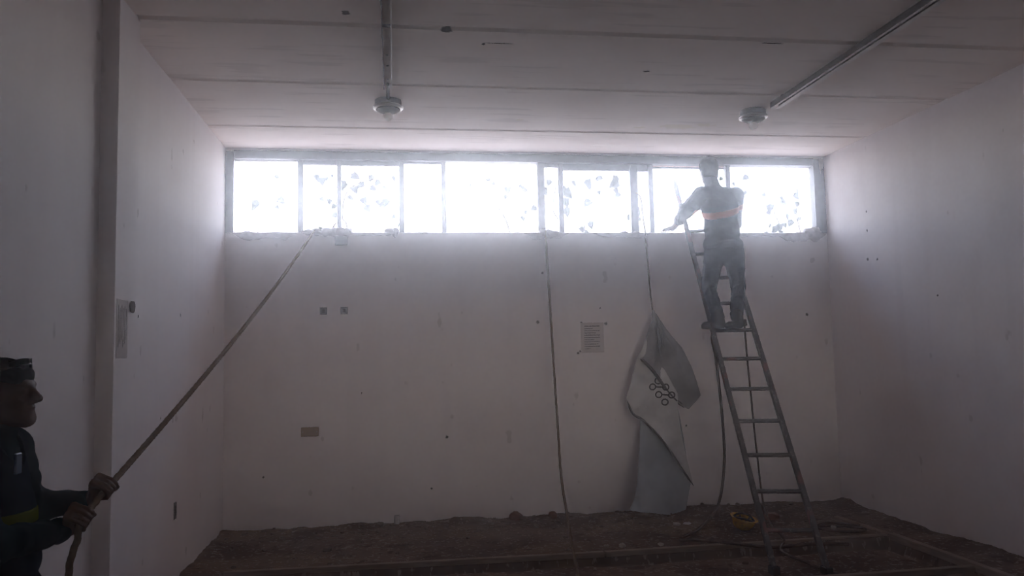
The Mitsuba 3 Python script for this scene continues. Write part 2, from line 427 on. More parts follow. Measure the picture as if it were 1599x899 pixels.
for k, (x0, x1, z0, z1) in enumerate(((-1.5, -.9, 2.70, 2.785), (-.86, .06, 2.745, 2.785), (1.30, 1.75, 2.70, 2.785), (2.0, 2.6, 2.72, 2.785), (3.40, 4.05, 2.73, 2.785), (3.95, 4.51, 2.66, 2.785))):
    obj('plaster_patch', ragged_patch(x0, x1, z0, z1, k + 2), 'mortar', wall_back)
obj('plaster_patch', ragged_patch(4.46, 4.517, 3.36, 3.58, 31), 'mortar', wall_back)
obj('anchor_plate', box(-.545, -.424, YB - .012, YB + .01, 2.665, 2.752, .003), 'box_grey', wall_back)

# ------------------------------------------------------------------ vines outside the glass
rng = np.random.default_rng(21)


def leaf_mesh(size):
    out = np.array([[0, 0], [.22, .12], [.42, .10], [.36, .34], [.30, .55], [.12, .78], [0, 1.0], [-.12, .78], [-.30, .55], [-.36, .34], [-.42, .10], [-.22, .12]])
    V = [(x * size, .12 * size * abs(x) + .06 * size * y * y, -y * size) for x, y in out] + [(0, 0, -.45 * size)]
    F = [(12, k, (k + 1) % 12) for k in range(12)]
    return trimesh.Trimesh(np.array(V), np.array(F), process=False)


def vine(label, stems, leaves):
    v = thing('climbing_vine', label, 'vine', 'vines outside the windows')
    for s in stems:
        p = spline(s, 36)
        p[:, 1] += .02 * np.sin(p[:, 2] * 9)
        obj('stem', tube(p, np.linspace(.014, .005, 36), 6), 'stem', v, smooth=True)
    for (x, z, size) in leaves:
        size *= 1.3
        m = moved(leaf_mesh(size), 0, 0, 0, rng.uniform(-.8, .8))
        m.apply_transform(trimesh.transformations.rotation_matrix(rng.uniform(-1.1, 1.1), [0, 1, 0]))
        y = YB + .39 + rng.uniform(-.03, .06)
        m.apply_translation((x, y, z + size * .5))
        obj('leaf', m, 'leaf', v)
    return v


def scatter(n, x0, x1, z0, z1, s0=.05, s1=.085):
    return [(rng.uniform(x0, x1), rng.uniform(z0, z1), rng.uniform(s0, s1)) for _ in range(n)]


YV = YB + .40
vine('climbing vine with few leaves outside the leftmost pane', [[(-1.35, YV, -.02), (-1.3, YV, 1.5), (-1.34, YV, 2.7), (-1.25, YV, 3.1)]],
     [(-1.34, 3.13, .09), (-1.37, 3.09, .06), (-1.14, 3.16, .08), (-1.16, 3.41, .05), (-1.30, 2.8, .05), (-1.15, 3.09, .05)])
vine('leafy climbing vine twisting outside the narrow pane beside the rope', [[(-.55, YV, -.02), (-.6, YV, 1.5), (-.62, YV, 2.75), (-.52, YV, 3.0), (-.56, YV, 3.2), (-.47, YV, 3.4)],
                                                            [(-.45, YV, -.02), (-.42, YV, 1.5), (-.44, YV, 2.8), (-.5, YV, 3.02), (-.42, YV, 3.3), (-.1, YV, 3.42)]],
     [(-.76, 3.40, .08), (-.70, 3.36, .08), (-.66, 3.40, .05), (-.6, 3.42, .04), (-.72, 3.18, .06), (-.62, 3.16, .06), (-.55, 3.3, .08), (-.60, 3.0, .07), (-.7, 2.87, .06), (-.56, 3.1, .06),
      (-.41, 3.40, .09), (-.46, 3.31, .10), (-.39, 3.29, .08), (-.45, 3.17, .07), (-.28, 3.32, .08), (-.22, 3.28, .07), (-.20, 3.41, .07), (-.30, 3.16, .08), (-.27, 3.09, .08), (-.12, 3.34, .07), (-.10, 3.28, .06),
      (-.15, 3.16, .06), (-.05, 3.15, .09), (-.08, 3.11, .06), (.02, 3.4, .06), (.05, 3.0, .06), (.06, 2.9, .06)])
vine('sparse climbing vine outside the widest pane', [[(1.2, YV, -.02), (1.24, YV, 1.5), (1.22, YV, 2.8), (1.05, YV, 3.2), (1.1, YV, 3.45)]],
     [(.82, 3.32, .05), (.98, 3.4, .06), (1.02, 3.35, .05), (1.2, 3.3, .08), (1.18, 3.22, .05), (1.34, 3.28, .08), (1.32, 3.33, .05), (1.5, 3.08, .07), (1.41, 3.06, .05), (1.35, 3.0, .06), (1.30, 2.83, .05), (1.25, 3.2, .05)])
vine('climbing vine hugging the mullion right of the cord', [[(1.73, YV, -.02), (1.7, YV, 1.5), (1.76, YV, 2.8), (1.68, YV, 3.1), (1.72, YV, 3.4)], [(2.0, YV, -.02), (2.05, YV, 1.5), (2.02, YV, 2.8), (1.98, YV, 3.05)]],
     [(1.58, 3.28, .10), (1.56, 3.26, .05), (1.66, 3.38, .07), (1.79, 3.24, .12), (1.80, 3.16, .10), (1.82, 3.07, .10), (1.79, 3.3, .08), (1.57, 2.89, .08), (1.9, 3.37, .08), (2.03, 3.36, .09), (2.06, 3.32, .06),
      (2.15, 3.41, .06), (2.22, 3.42, .06), (2.18, 3.28, .05), (2.08, 3.15, .09), (2.06, 2.92, .08), (1.98, 2.88, .07), (2.02, 2.84, .07), (2.38, 3.4, .10), (2.40, 3.34, .11), (2.36, 3.3, .07), (2.4, 3.24, .07),
      (2.55, 3.2, .07), (2.53, 3.13, .07), (2.56, 3.06, .08), (2.52, 3.0, .07), (2.63, 2.98, .05)])
vine('leafy climbing vine outside the rightmost pane', [[(4.2, YV, -.02), (4.25, YV, 1.5), (4.22, YV, 2.8), (4.15, YV, 3.1), (4.3, YV, 3.4)], [(4.5, YV, -.02), (4.46, YV, 1.5), (4.44, YV, 2.8), (4.36, YV, 3.1)]],
     [(3.58, 3.44, .05), (3.68, 3.38, .05), (3.84, 3.43, .07), (3.72, 3.3, .06), (3.82, 3.27, .06), (4.02, 3.26, .05), (4.22, 3.21, .08), (4.20, 3.16, .07), (4.38, 3.24, .09), (4.1, 3.12, .09), (4.08, 3.07, .06),
      (4.42, 3.3, .07), (4.44, 3.17, .07), (4.4, 3.1, .06), (4.36, 3.06, .06), (4.29, 3.02, .07), (4.35, 2.95, .08), (4.25, 2.93, .06), (4.18, 2.9, .09), (4.14, 2.87, .08), (4.12, 2.92, .06), (4.2, 2.84, .06),
      (4.05, 2.81, .07), (4.08, 2.84, .06), (4.15, 2.8, .06), (4.22, 2.8, .06), (4.3, 2.8, .06), (3.98, 2.8, .05), (4.43, 2.98, .06), (4.0, 2.83, .05)])

# ------------------------------------------------------------------ ceiling fixtures


def lamp(x, y, label):
    t = thing('ceiling_lamp', label, 'ceiling lamp', 'lampholders on the ceiling')
    obj('canopy', lathe([(0, 0), (.100, 0), (.104, -.006), (.104, -.042), (.098, -.048), (.05, -.05)], 48, (x, y, H)), 'box_grey', t, smooth=40)
    obj('reflector', lathe([(.09, -.044), (.105, -.044), (.116, -.052), (.121, -.062), (.117, -.070), (.100, -.076), (.08, -.074)], 48, (x, y, H)), 'socket_metal', t, smooth=40)
    obj('socket', lathe([(.098, -.066), (.094, -.082), (.062, -.100), (.040, -.104), (.0, -.104)], 32, (x, y, H)), 'dark_metal', t, smooth=40)
    obj('bulb', lathe([(.0, -.098), (.016, -.098), (.018, -.104), (.030, -.114), (.036, -.130), (.034, -.146), (.024, -.159), (.010, -.165), (0, -.166)], 32, (x, y, H)), 'bulb_glass', t, smooth=True)


lamp(-.022, 6.42, 'round metal lampholder with bare bulb at the end of the dark conduit')
lamp(3.034, 6.46, 'round metal lampholder with bare bulb near the white channel end')


def channel(name, x, y0, y1, w, d, bsdf, label, lips):
    t = thing(name, label, 'channel')
    k = .003
    prof = [box(x - w / 2, x + w / 2, y0, y1, H - .003, H), box(x - w / 2, x - w / 2 + k, y0, y1, H - d, H - .003), box(x + w / 2 - k, x + w / 2, y0, y1, H - d, H - .003)]
    obj('body', join(prof), bsdf, t)
    for s, lw, lm in lips:
        xa = x + s * (w / 2 - lw / 2)
        obj('lip', box(xa - lw / 2, xa + lw / 2, y0, y1, H - d - .003, H - d), lm, t)
    return t


ch = channel('ceiling_channel', -.022, 2.9, 6.02, .06, .045, 'dark_metal', 'dark open metal channel running along the ceiling to the lamp', [(-1, .006, 'dark_metal'), (1, .005, 'channel_white')])
for y in (5.42, 5.62, 5.9):
    obj('screw', lathe([(0, -.012), (.007, -.010), (.011, -.004), (.011, 0), (0, 0)], 12, (-.022, y, H - .003)), 'socket_metal', ch)
obj('conduit', tube([(-.022, 5.98, H - .02), (-.022, 6.2, H - .018), (-.022, 6.37, H - .016)], .013, 10), 'dark_metal', ch, smooth=40)
obj('coupling', tube([(-.022, 6.335, H - .017), (-.022, 6.36, H - .017)], .018, 12), 'socket_metal', ch, smooth=40)
channel('ceiling_channel', 3.12, 2.6, 6.24, .075, .05, 'dark_metal', 'pale open metal channel running along the ceiling on the right', [(-1, .016, 'channel_white'), (1, .034, 'channel_white')])

# ------------------------------------------------------------------ small things on the walls


def wall_box(x, z, label):
    t = thing('electrical_box', label, 'electrical box', 'electrical boxes on the back wall')
    w = .034
    y0, y1 = YB - .007, YB + .004
    obj('rim', join(box(x - w, x + w, y0, y1, z + w - .008, z + w), box(x - w, x + w, y0, y1, z - w, z - w + .008), box(x - w, x - w + .008, y0, y1, z - w + .008, z + w - .008),
                    box(x + w - .008, x + w, y0, y1, z - w + .008, z + w - .008)), 'box_grey', t)
    obj('cavity', box(x - w + .008, x + w - .008, YB - .002, y1, z - w + .008, z + w - .008), 'box_grey', t)
    obj('terminal', box(x - .012, x + .012, YB - .006, YB - .002, z - .016, z + .016, .002), 'box_dark', t)


wall_box(-.652, 2.035, 'small grey electrical box on the back wall, nearer the left wall')
wall_box(-.460, 2.037, 'small grey electrical box on the back wall, nearer the notice')
t = thing('outlet_cover', 'tan rectangular outlet cover low on the back wall', 'outlet cover')
obj('plate', box(-.862, -.698, YB - .010, YB, .858, .946, .004), 'cover_tan', t)
for x in (-.845, -.715):
    obj('screw', tube([(x, YB - .013, .902), (x, YB - .009, .902)], .005, 10), 'steel', t)
obj('socket', box(-.815, -.745, YB - .0125, YB - .009, .882, .922, .002), 'cover_tan', t)

t = thing('notice', 'faded paper notice with printed lines on the back wall', 'notice', )
obj('sheet', box(1.845, 2.078, YB - .003, YB + .001, 1.588, 1.885), 'paper', t)
for k in range(11):
    z = 1.845 - k * .022
    wdt = [.157, .09, .157, .12, .157, .157, .10, .157, .14, .157, .06][k]
    obj('text_line', box(1.88, 1.88 + wdt, YB - .0036, YB - .002, z, z + (.007 if k else .010)), 'ink', t)

t = thing('wall_notice', 'faded paper notice with rows of lettering on the pilaster', 'notice')
xp = XL + .09
obj('sheet', box(xp - .001, xp + .003, 4.675, 4.86, 1.60, 1.92), 'paper', t)
for k in range(6):
    y = 4.70 + k * .026
    obj('text_line', box(xp + .002, xp + .0036, y, y + .008, 1.66 + .02 * (k % 3), 1.89 - .015 * (k % 2)), 'ink', t)
tag(obj('torn_paper', moved(lump(8, (.012, .045, .04), 2), xp + .008, 4.925, 1.89), 'ink', smooth=30), 'small torn dark scrap stuck beside the notice on the pilaster', 'scrap')
t = thing('wall_slot', 'narrow vertical outlet slot low on the left wall', 'outlet')
obj('cover', box(XL - .002, XL + .006, 6.27, 6.33, .455, .575, .002), 'box_grey', t)
obj('slot', box(XL + .004, XL + .008, 6.292, 6.308, .48, .55), 'box_dark', t)
tag(obj('conduit_stub', tube([(.02, YB - .03, -.01), (.02, YB - .03, .10)], .024, 12), 'mortar', smooth=40), 'short stub of pipe standing up from the floor against the back wall', 'pipe')

# ------------------------------------------------------------------ battens, rubble, helmet on the floor


def batten(a, b, label, w=.05, h=.030, seed=0):
    a, b = np.array(a, float), np.array(b, float)
    L = np.linalg.norm(b - a)
    m = box(0, L, -w / 2, w / 2, -.012, h, .004)
    ang = math.atan2(b[1] - a[1], b[0] - a[0])
    return tag(obj('batten', moved(m, a[0], a[1], .0, ang), 'wood'), label, 'batten', 'battens on the floor')


batten((-1.25, 6.47), (1.62, 6.44), 'long wooden batten on the dirt floor, left end near the corner')
batten((1.63, 6.44), (4.05, 6.50), 'wooden batten on the dirt floor passing behind the ladder')
batten((4.075, 6.46), (4.05, 4.6), 'wooden batten on the dirt floor running parallel to the right wall', .05, .045)
batten((2.6, 5.40), (4.03, 5.43), 'short wooden batten on the dirt floor in the right foreground')
batten((4.06, 7.30), (4.09, 6.54), 'short dark wooden batten on the dirt floor toward the right corner', .045, .03)

rng = np.random.default_rng(33)


def chunk(name, label, cat, x, y, size, mat, seed, group=None):
    z = float(floor_z(np.array([[x]]), np.array([[y]]))[0, 0])
    tag(obj(name, moved(lump(seed, size), x, y, z + size[2] * .38, rng.uniform(0, 6)), mat, smooth=30), label, cat, group)


chunk('plaster_chunk', 'largest pale plaster chunk on the dirt, left of the hose', 'rubble', 1.822, 6.62, (.035, .028, .024), 'white_rubble', 3)
chunk('plaster_chunk', 'small pale plaster chunk left of the largest one', 'rubble', 1.70, 6.66, (.026, .02, .014), 'white_rubble', 4)
chunk('plaster_chunk', 'pale plaster chunk on the dirt below the hanging tarp, beside the hose bend', 'rubble', 2.137, 6.60, (.032, .022, .015), 'white_rubble', 5)
chunk('tile_shard', 'pale tile shard on the dirt just under the tarp hem', 'rubble', 2.52, 7.30, (.05, .035, .018), 'white_rubble', 6)
chunk('tile_shard', 'grey tile shard lying farther right under the tarp', 'rubble', 2.63, 7.34, (.045, .03, .014), 'mortar', 7)
chunk('brick_chunk', 'reddish brick chunk against the back wall left of the brown cord', 'rubble', 1.13, 7.88, (.075, .06, .055), 'brick_red', 9)
chunk('brick_chunk', 'dark brick chunk against the back wall right behind the brown cord', 'rubble', 1.49, 7.87, (.05, .05, .045), 'brick_red', 10)
chunk('brick_chunk', 'reddish brick chunk in the heap right of the yellow helmet', 'rubble', 3.45, 7.35, (.09, .06, .05), 'brick_red', 12)
chunk('mortar_chunk', 'dark mortar chunk against the back wall by the pipe stub', 'rubble', -.14, 7.87, (.06, .045, .035), 'clod', 13)
chunk('mortar_chunk', 'small dark mortar chunk on the dirt toward the left corner', 'rubble', -.55, 7.05, (.045, .04, .03), 'clod', 14)
chunk('mortar_chunk', 'pale mortar chunk lying by the batten behind the ladder', 'rubble', 3.77, 6.83, (.03, .025, .02), 'white_rubble', 15)
# small clods nobody could count
parts = []
for k in range(300):
    if k % 3:
        x, y = rng.uniform(XL + .1, XR - .1), YB - abs(rng.normal(0, .35)) - .05
    else:
        x, y = rng.uniform(XL + .1, XR - .1), rng.uniform(5.0, 7.9)
    s = rng.uniform(.006, .024)
    z = float(floor_z(np.array([[x]]), np.array([[y]]))[0, 0])
    parts.append(moved(lump(int(rng.integers(1, 60)), (s * 1.2, s, s * .7), 1), x, y, z + s * .3, rng.uniform(0, 6)))
tag(obj('rubble', join(parts), 'clod', smooth=30), 'small scattered clods and crumbs of plaster over the dirt floor', 'rubble', kind='stuff')

t = thing('hard_hat', 'yellow hard hat lying upside down on the dirt behind the ladder', 'hard hat')
hx, hy = 2.99, 6.97
hz = float(floor_z(np.array([[hx]]), np.array([[hy]]))[0, 0])
prof = [(.0, 0), (.04, .004), (.075, .022), (.098, .052), (.110, .09), (.113, .118), (.135, .124), (.137, .128), (.109, .124), (.104, .09), (.092, .056), (.07, .029), (.036, .010), (0, .007)]
shell = lathe(np.array(prof) * .84, 48)
shell.vertices[:, 0] *= 1.12
rib = [tube([(.04 * 0 + x, y * .9, .012 + .9 * abs(y) ** 2 * 3) for y in np.linspace(-.09, .09, 12)], .006, 6) for x in (-.02, .02)]
tilt = trimesh.transformations.euler_matrix(.25, .12, .4)
for m in rib:
    m.apply_scale(.84)
for m in (shell, *rib):
    m.apply_transform(tilt)
    m.apply_translation((hx, hy, hz + .012))
obj('shell', shell, 'helmet_yellow', t, smooth=40)
strap = [tube(spline([(.105 * math.cos(a), .1 * math.sin(a), .115), (.05 * math.cos(a), .05 * math.sin(a), .085), (0, 0, .075), (-.05 * math.cos(a), -.05 * math.sin(a), .085),
                      (-.105 * math.cos(a), -.1 * math.sin(a), .115)], 16), .008, 6) for a in (.2, 1.25, 2.3)]
band = [tube([(.104 * math.cos(a), .096 * math.sin(a), .128 + .012 * math.sin(2 * a)) for a in np.linspace(0, 6.28, 30)], .011, 6)]
for m in strap + band:
    m.apply_scale(.84)
    m.apply_transform(tilt)
    m.apply_translation((hx, hy, hz + .012))
for m in strap:
    obj('strap', m, 'black_plastic', t, smooth=True)
obj('headband', band[0], 'black_plastic', t, smooth=True)

# ------------------------------------------------------------------ ropes, cord, hoses
A, B = np.array([-1.064, 3.35, 1.113]), np.array([-.738, 8.03, 2.815])
tt = np.linspace(0, 1, 240)[:, None]
line = A + (B - A) * tt - np.array([0, 0, .24]) * tt * (1 - tt)
over = spline([tuple(line[-1]), (-.735, 8.13, 2.830), (-.735, 8.235, 2.70), (-.735, 8.26, 2.3)], 30)[1:]
low = spline([(-1.101, 3.13, .95), (-1.108, 3.10, .90), (-1.115, 3.09, .80), (-1.13, 3.05, .45), (-1.15, 2.95, .06), (-1.05, 2.7, .01), (-.85, 2.75, .005)], 80)
mid = spline([(-1.101, 3.13, .95), (-1.097, 3.135, .985), (-1.092, 3.15, 1.022), (-1.079, 3.25, 1.07), (-1.064, 3.35, 1.113)], 24)
whole = np.vstack([low[::-1], mid[1:-1], line, over])
obj_rope = tag(obj('rope', tube(whole, .0118, 12, twist=110, strands=3, depth=.14), 'rope_tan', smooth=True), 'thick tan rope pulled taut from the man up over the window sill', 'rope')

cord = spline([(1.49, 8.075, 2.83), (1.515, 8.0, 2.80), (1.512, 7.985, 2.75), (1.510, 7.965, 2.643), (1.518, 7.90, 2.161), (1.517, 7.78, 1.536), (1.495, 7.55, 1.005), (1.427, 7.10, .544), (1.375, 6.65, .301),
               (1.326, 6.25, .138), (1.284, 5.86, .012), (1.24, 5.5, .0), (1.05, 5.1, .005), (.8, 5.2, .0)], 220)
tag(obj('cord', tube(cord, .011, 8, twist=120, strands=3, depth=.12), 'cord_brown', smooth=True), 'brown cord hanging from the window down to the middle of the floor', 'rope')

bag_rope = spline([(2.47, 8.045, 3.21), (2.515, 8.03, 3.15), (2.530, 8.015, 2.945), (2.535, 7.975, 2.80), (2.535, 7.965, 2.766), (2.534, 7.93, 2.539), (2.533, 7.88, 2.213), (2.546, 7.855, 1.96)], 90)
tag(obj('tarp_rope', tube(bag_rope, .008, 8, twist=150, strands=3, depth=.12), 'cord_brown', smooth=True), 'thin rope holding up the grey tarp from the window mullion', 'rope')

hose = spline([(2.86, 6.99, 1.80), (2.813, 7.02, 1.70), (2.894, 7.15, 1.506), (3.023, 7.40, 1.146), (3.101, 7.55, .774), (3.117, 7.60, .528), (3.071, 7.58, .262), (2.95, 7.45, .10), (2.62, 7.0, .045), (2.31, 6.62, .05),
               (2.42, 6.52, .06), (2.65, 6.36, .055), (2.95, 6.30, .02), (3.3, 6.33, .02), (3.6, 6.30, .01)], 260)
tag(obj('hose', tube(hose, .013, 10), 'hose_black', smooth=True), 'dark hose bowing down left of the ladder and running over the floor', 'hose')
hose2 = spline([(3.10, 6.93, 1.80), (3.135, 7.03, 1.85), (3.15, 7.08, 1.80), (3.209, 7.20, 1.617), (3.319, 7.40, 1.257), (3.392, 7.50, .769), (3.400, 7.45, .357), (3.358, 7.30, .148), (3.31, 7.05, .03), (3.15, 6.5, .03), (2.98, 6.2, .015), (3.02, 5.8, .0),
                (3.1, 5.3, .0)], 200)
tag(obj('cable', tube(hose2, .009, 8), 'hose_black', smooth=True), 'thin dark cable dropping behind the ladder rungs to the floor', 'cable')
coil = spline([(3.55, 6.75, .03), (3.65, 6.88, .035), (3.85, 6.86, .03), (3.98, 6.70, .035), (3.85, 6.58, .04), (3.66, 6.62, .045), (3.6, 6.8, .05), (3.8, 6.92, .05), (4.0, 6.8, .04)], 120)
tag(obj('cable', tube(coil, .011, 8), 'hose_black', smooth=True), 'loose loop of black cable on the dirt right of the ladder', 'cable')

# ------------------------------------------------------------------ the ladder
ladder = thing('ladder', 'scuffed grey metal ladder leaning into the open window, a man on it', 'ladder')
foot0, d_l = np.array([2.855, 5.651, 0.0]), np.array([.058, math.sin(.634), math.cos(.634)])
d_l /= np.linalg.norm(d_l)
e_l = np.array([math.cos(-.272), math.sin(-.272), 0.0])
n_l = np.cross(e_l, d_l)


def rail_pt(s, t):
    return foot0 + d_l * t + s * e_l * (.342 - .005 * t) / 2


def beam(a, b, w, d, u, v):
    a, b = np.asarray(a), np.asarray(b)
    c = [p + su * u * w / 2 + sv * v * d / 2 for p in (a, b) for su in (-1, 1) for sv in (-1, 1)]
    m = m3.Manifold.hull_points(np.array(c)).to_mesh()
    return trimesh.Trimesh(m.vert_properties[:, :3], m.tri_verts, process=False)


for s in (-1, 1):
    top = 4.16 if s < 0 else 4.05
    web = beam(rail_pt(s, .02), rail_pt(s, top), .010, .066, e_l, n_l)
    fl = [beam(rail_pt(s, .02) + q * n_l * .030 + s * e_l * .012, rail_pt(s, top) + q * n_l * .030 + s * e_l * .012, .032, .007, e_l, n_l) for q in (-1, 1)]
    r = obj('rail', join(web, *fl), 'ladder_paint', ladder)
    p = rail_pt(s, .02) + s * e_l * .01
    obj('foot', box(p[0] - .028, p[0] + .028, p[1] - .045, p[1] + .045, -.03, .035, .006), 'black_plastic', r)
for k in range(13):
    t_ = .311 + .312 * k
    if t_ > 4.05:
        break
    a, b = rail_pt(-1, t_), rail_pt(1, t_)
    obj('rung', tube([a - e_l * .008, b + e_l * .008], .0165, 14), 'ladder_paint', ladder, smooth=40)

# ------------------------------------------------------------------ the tarp
from shapely.geometry import Polygon, Point
from shapely import contains_xy


def sheet(outline, depth, n=70, thick=.004, wrinkle=.012, seed=0):
    """A hanging sheet: its outline in x and z (metres), depth(x, z) = its y; with wrinkles and a thickness."""
    poly = Polygon(spline(outline, len(outline)) if False else outline)
    x0, z0, x1, z1 = poly.bounds
    h = max(x1 - x0, z1 - z0) / n
    xs, zs = np.arange(x0, x1 + h, h), np.arange(z0, z1 + h, h)
    X, Z = np.meshgrid(xs, zs)
    ins = contains_xy(poly.buffer(-h * .45), X, Z)
    pin = np.stack([X[ins], Z[ins]], 1)
    L = poly.exterior.length
    ring = np.array([poly.exterior.interpolate(s).coords[0] for s in np.arange(0, L, h * .8)])
    ring = np.vstack([ring, np.array(outline)])
    from scipy.spatial import Delaunay
    P = np.vstack([ring, pin])
    P = np.unique(np.round(P, 5), axis=0)
    tri = Delaunay(P).simplices
    c = P[tri].mean(1)
    tri = tri[contains_xy(poly.buffer(1e-4), c[:, 0], c[:, 1])]
    a, b, cc = P[tri[:, 0]], P[tri[:, 1]], P[tri[:, 2]]
    flip = ((b - a)[:, 0] * (cc - a)[:, 1] - (b - a)[:, 1] * (cc - a)[:, 0]) < 0
    tri[flip] = tri[flip][:, ::-1]
    y = np.array([depth(px, pz) for px, pz in P])
    q = np.stack([P[:, 0] * 5, P[:, 1] * 3, P[:, 0] * 0], -1)
    y = y + wrinkle * 2 * (meshkit.fbm(q + seed, 4, seed) - .5)
    V0 = np.stack([P[:, 0], y, P[:, 1]], 1)
    V1 = V0 + [0, thick, 0]
    N = len(P)
    e = np.vstack([tri[:, [0, 1]], tri[:, [1, 2]], tri[:, [2, 0]]])
    key = np.sort(e, 1)
    _, idx, cnt = np.unique(key, axis=0, return_index=True, return_counts=True)
    rim = e[idx[cnt == 1]]
    side = np.vstack([np.stack([rim[:, 1], rim[:, 0], rim[:, 0] + N], 1), np.stack([rim[:, 1], rim[:, 0] + N, rim[:, 1] + N], 1)])
    return trimesh.Trimesh(np.vstack([V0, V1]), np.vstack([tri, tri[:, ::-1] + N, side]), process=False)


tarp = thing('tarp', 'large grey tarp folded and hung by a thin rope against the back wall', 'tarp')
KX, KZ = 2.546, 1.956


def lower_depth(x, z):
    s = np.clip((1.0 - z) / 1.0, 0, 1)
    return 7.88 - .36 * s * np.clip((2.85 - x) / .6, 0, 1) - .10 * s


obj('lower_sheet', sheet([(2.385, .955), (2.34, .70), (2.265, .42), (2.20, .23), (2.135, .135), (2.33, .10), (2.53, .055), (2.74, .01), (2.80, .15), (2.85, .291), (2.82, .60), (2.78, 1.0), (2.60, 1.10)],
                         lower_depth, 70, wrinkle=.016, seed=3), 'tarp_blue', tarp, smooth=50)


def middle_depth(x, z):
    return 7.80 - .03 * np.clip((1.6 - z) / 1.0, 0, 1) + .02 * np.sin(x * 14 + z * 9)


obj('middle_fold', sheet([(2.54, 1.93), (2.45, 1.74), (2.412, 1.642), (2.365, 1.549), (2.30, 1.36), (2.225, 1.147), (2.235, 1.10), (2.286, .991), (2.381, .926), (2.52, .78), (2.64, .62), (2.74, .46), (2.86, .285), (2.80, .60), (2.765, .80),
                          (2.735, 1.05), (2.745, 1.25), (2.74, 1.45), (2.66, 1.68), (2.59, 1.84)], middle_depth, 80, wrinkle=.02, seed=5), 'tarp_light', tarp, smooth=50)


def upper_depth(x, z):
    edge = np.clip((1.62 - .82 * (x - 2.38) - z) / .2, -1, 1)
    fan = math.atan2(x - KX, KZ - z + .02)
    return 7.755 + .035 * np.clip((z - 1.5) / .45, 0, 1) + .022 * math.sin(fan * 13) * np.clip((KZ - z) / .25, 0, 1) + .02 * edge


obj('upper_flap', sheet([(2.546, 1.965), (2.50, 1.86), (2.45, 1.73), (2.415, 1.64), (2.38, 1.52), (2.42, 1.475), (2.52, 1.36), (2.62, 1.23), (2.70, 1.13), (2.80, 1.035), (2.845, 1.02), (2.90, 1.08), (2.965, 1.15), (2.93, 1.28), (2.89, 1.42), (2.80, 1.62),
                         (2.70, 1.74), (2.63, 1.83), (2.57, 1.93)], upper_depth, 80, wrinkle=.014, seed=8), 'tarp_dark', tarp, smooth=50)
def on_sheet(x, z, depth, wrinkle, seed):
    q = np.array([[x * 5, z * 3, 0.0]])
    return depth(x, z) + wrinkle * 2 * float(meshkit.fbm(q + seed, 4, seed)[0] - .5)


# rolled lower edges of the two folds, crease shade put into their colour
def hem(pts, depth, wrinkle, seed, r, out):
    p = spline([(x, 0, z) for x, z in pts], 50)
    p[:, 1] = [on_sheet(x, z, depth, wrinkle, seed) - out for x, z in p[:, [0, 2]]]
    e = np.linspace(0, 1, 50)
    obj('hem', tube(p, r * np.clip(np.minimum(e, 1 - e) * 9 + .3, 0, 1), 10), 'tarp_fold_shade', tarp, smooth=True)


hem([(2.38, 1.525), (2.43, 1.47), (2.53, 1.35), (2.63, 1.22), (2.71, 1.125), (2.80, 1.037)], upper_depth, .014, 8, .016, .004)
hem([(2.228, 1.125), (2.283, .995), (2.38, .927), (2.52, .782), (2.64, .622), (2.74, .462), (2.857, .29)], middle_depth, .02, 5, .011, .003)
obj('tied_neck', tube([(2.546, 7.842, 1.99), (2.546, 7.832, 1.955), (2.548, 7.815, 1.92), (2.553, 7.79, 1.87)], [.010, .022, .024, .012], 10), 'tarp_dark', tarp, smooth=True)
for a, b in (((2.545, 7.76, 1.93), (2.60, 7.735, 1.62)), ((2.54, 7.77, 1.90), (2.565, 7.735, 1.55))):
    obj('fold', tube(spline([a, ((a[0] + b[0]) / 2 + .012, a[1] - .018, (a[2] + b[2]) / 2), b], 16), np.r_[np.linspace(.006, .016, 8), np.linspace(.016, .004, 8)], 8), 'tarp_dark', tarp, smooth=True)
# the printed rings joined by bars, lying on the folded sheet
RX, RZ = 2.592, 1.2
rings = [(-.042, .100), (-.093, .042), (.030, .038), (-.034, -.034), (.086, -.040), (.024, -.108)]
logo = []
for x, z in rings:
    a = np.linspace(0, 2 * math.pi, 33)[:-1]
    flat = [(RX + x + r * math.cos(t), RZ + z + r * math.sin(t)) for r in (.022, .035) for t in a]
    n = 32
    F = [f for k in range(n) for f in ((k, n + k, n + (k + 1) % n), (k, n + (k + 1) % n, (k + 1) % n))]
    logo.append((flat, F))
for i, j in ((1, 2), (3, 4)):
    (xa, za), (xb, zb) = rings[i], rings[j]
    flat = [(RX + xa + .033 + (xb - xa - .066) * t, RZ + za + (zb - za) * t + w) for t in np.linspace(0, 1, 6) for w in (-.008, .008)]
    F = [f for k in range(5) for f in ((2 * k, 2 * k + 2, 2 * k + 3), (2 * k, 2 * k + 3, 2 * k + 1))]
    logo.append((flat, F))
logo = [trimesh.Trimesh(np.array([(x, on_sheet(x, z, middle_depth, .02, 5) - .004, z) for x, z in flat]), np.array(F), process=False) for flat, F in logo]
tag(obj('ring_print', join(logo), 'print_black', tarp), 'black printed rings joined by bars')

# ------------------------------------------------------------------ people: smooth distance fields turned into meshes


def rc(P, a, b, ra, rb):
    a, b = np.asarray(a, float), np.asarray(b, float)
    ab = b - a
    h = np.clip(((P - a) @ ab) / max(ab @ ab, 1e-12), 0, 1)
    return np.linalg.norm(P - a - h[:, None] * ab, axis=1) - (ra + (rb - ra) * h)


def ell(P, c, r, R=None):
    q = P - np.asarray(c, float)
    if R is not None:
        q = q @ R
    r = np.asarray(r, float)
    k0 = np.linalg.norm(q / r, axis=1)
    k1 = np.linalg.norm(q / r**2, axis=1)
    return k0 * (k0 - 1) / np.maximum(k1, 1e-9)


def smin(a, b, k):
    h = np.clip(.5 + .5 * (b - a) / k, 0, 1)
    return b + (a - b) * h - k * h * (1 - h)


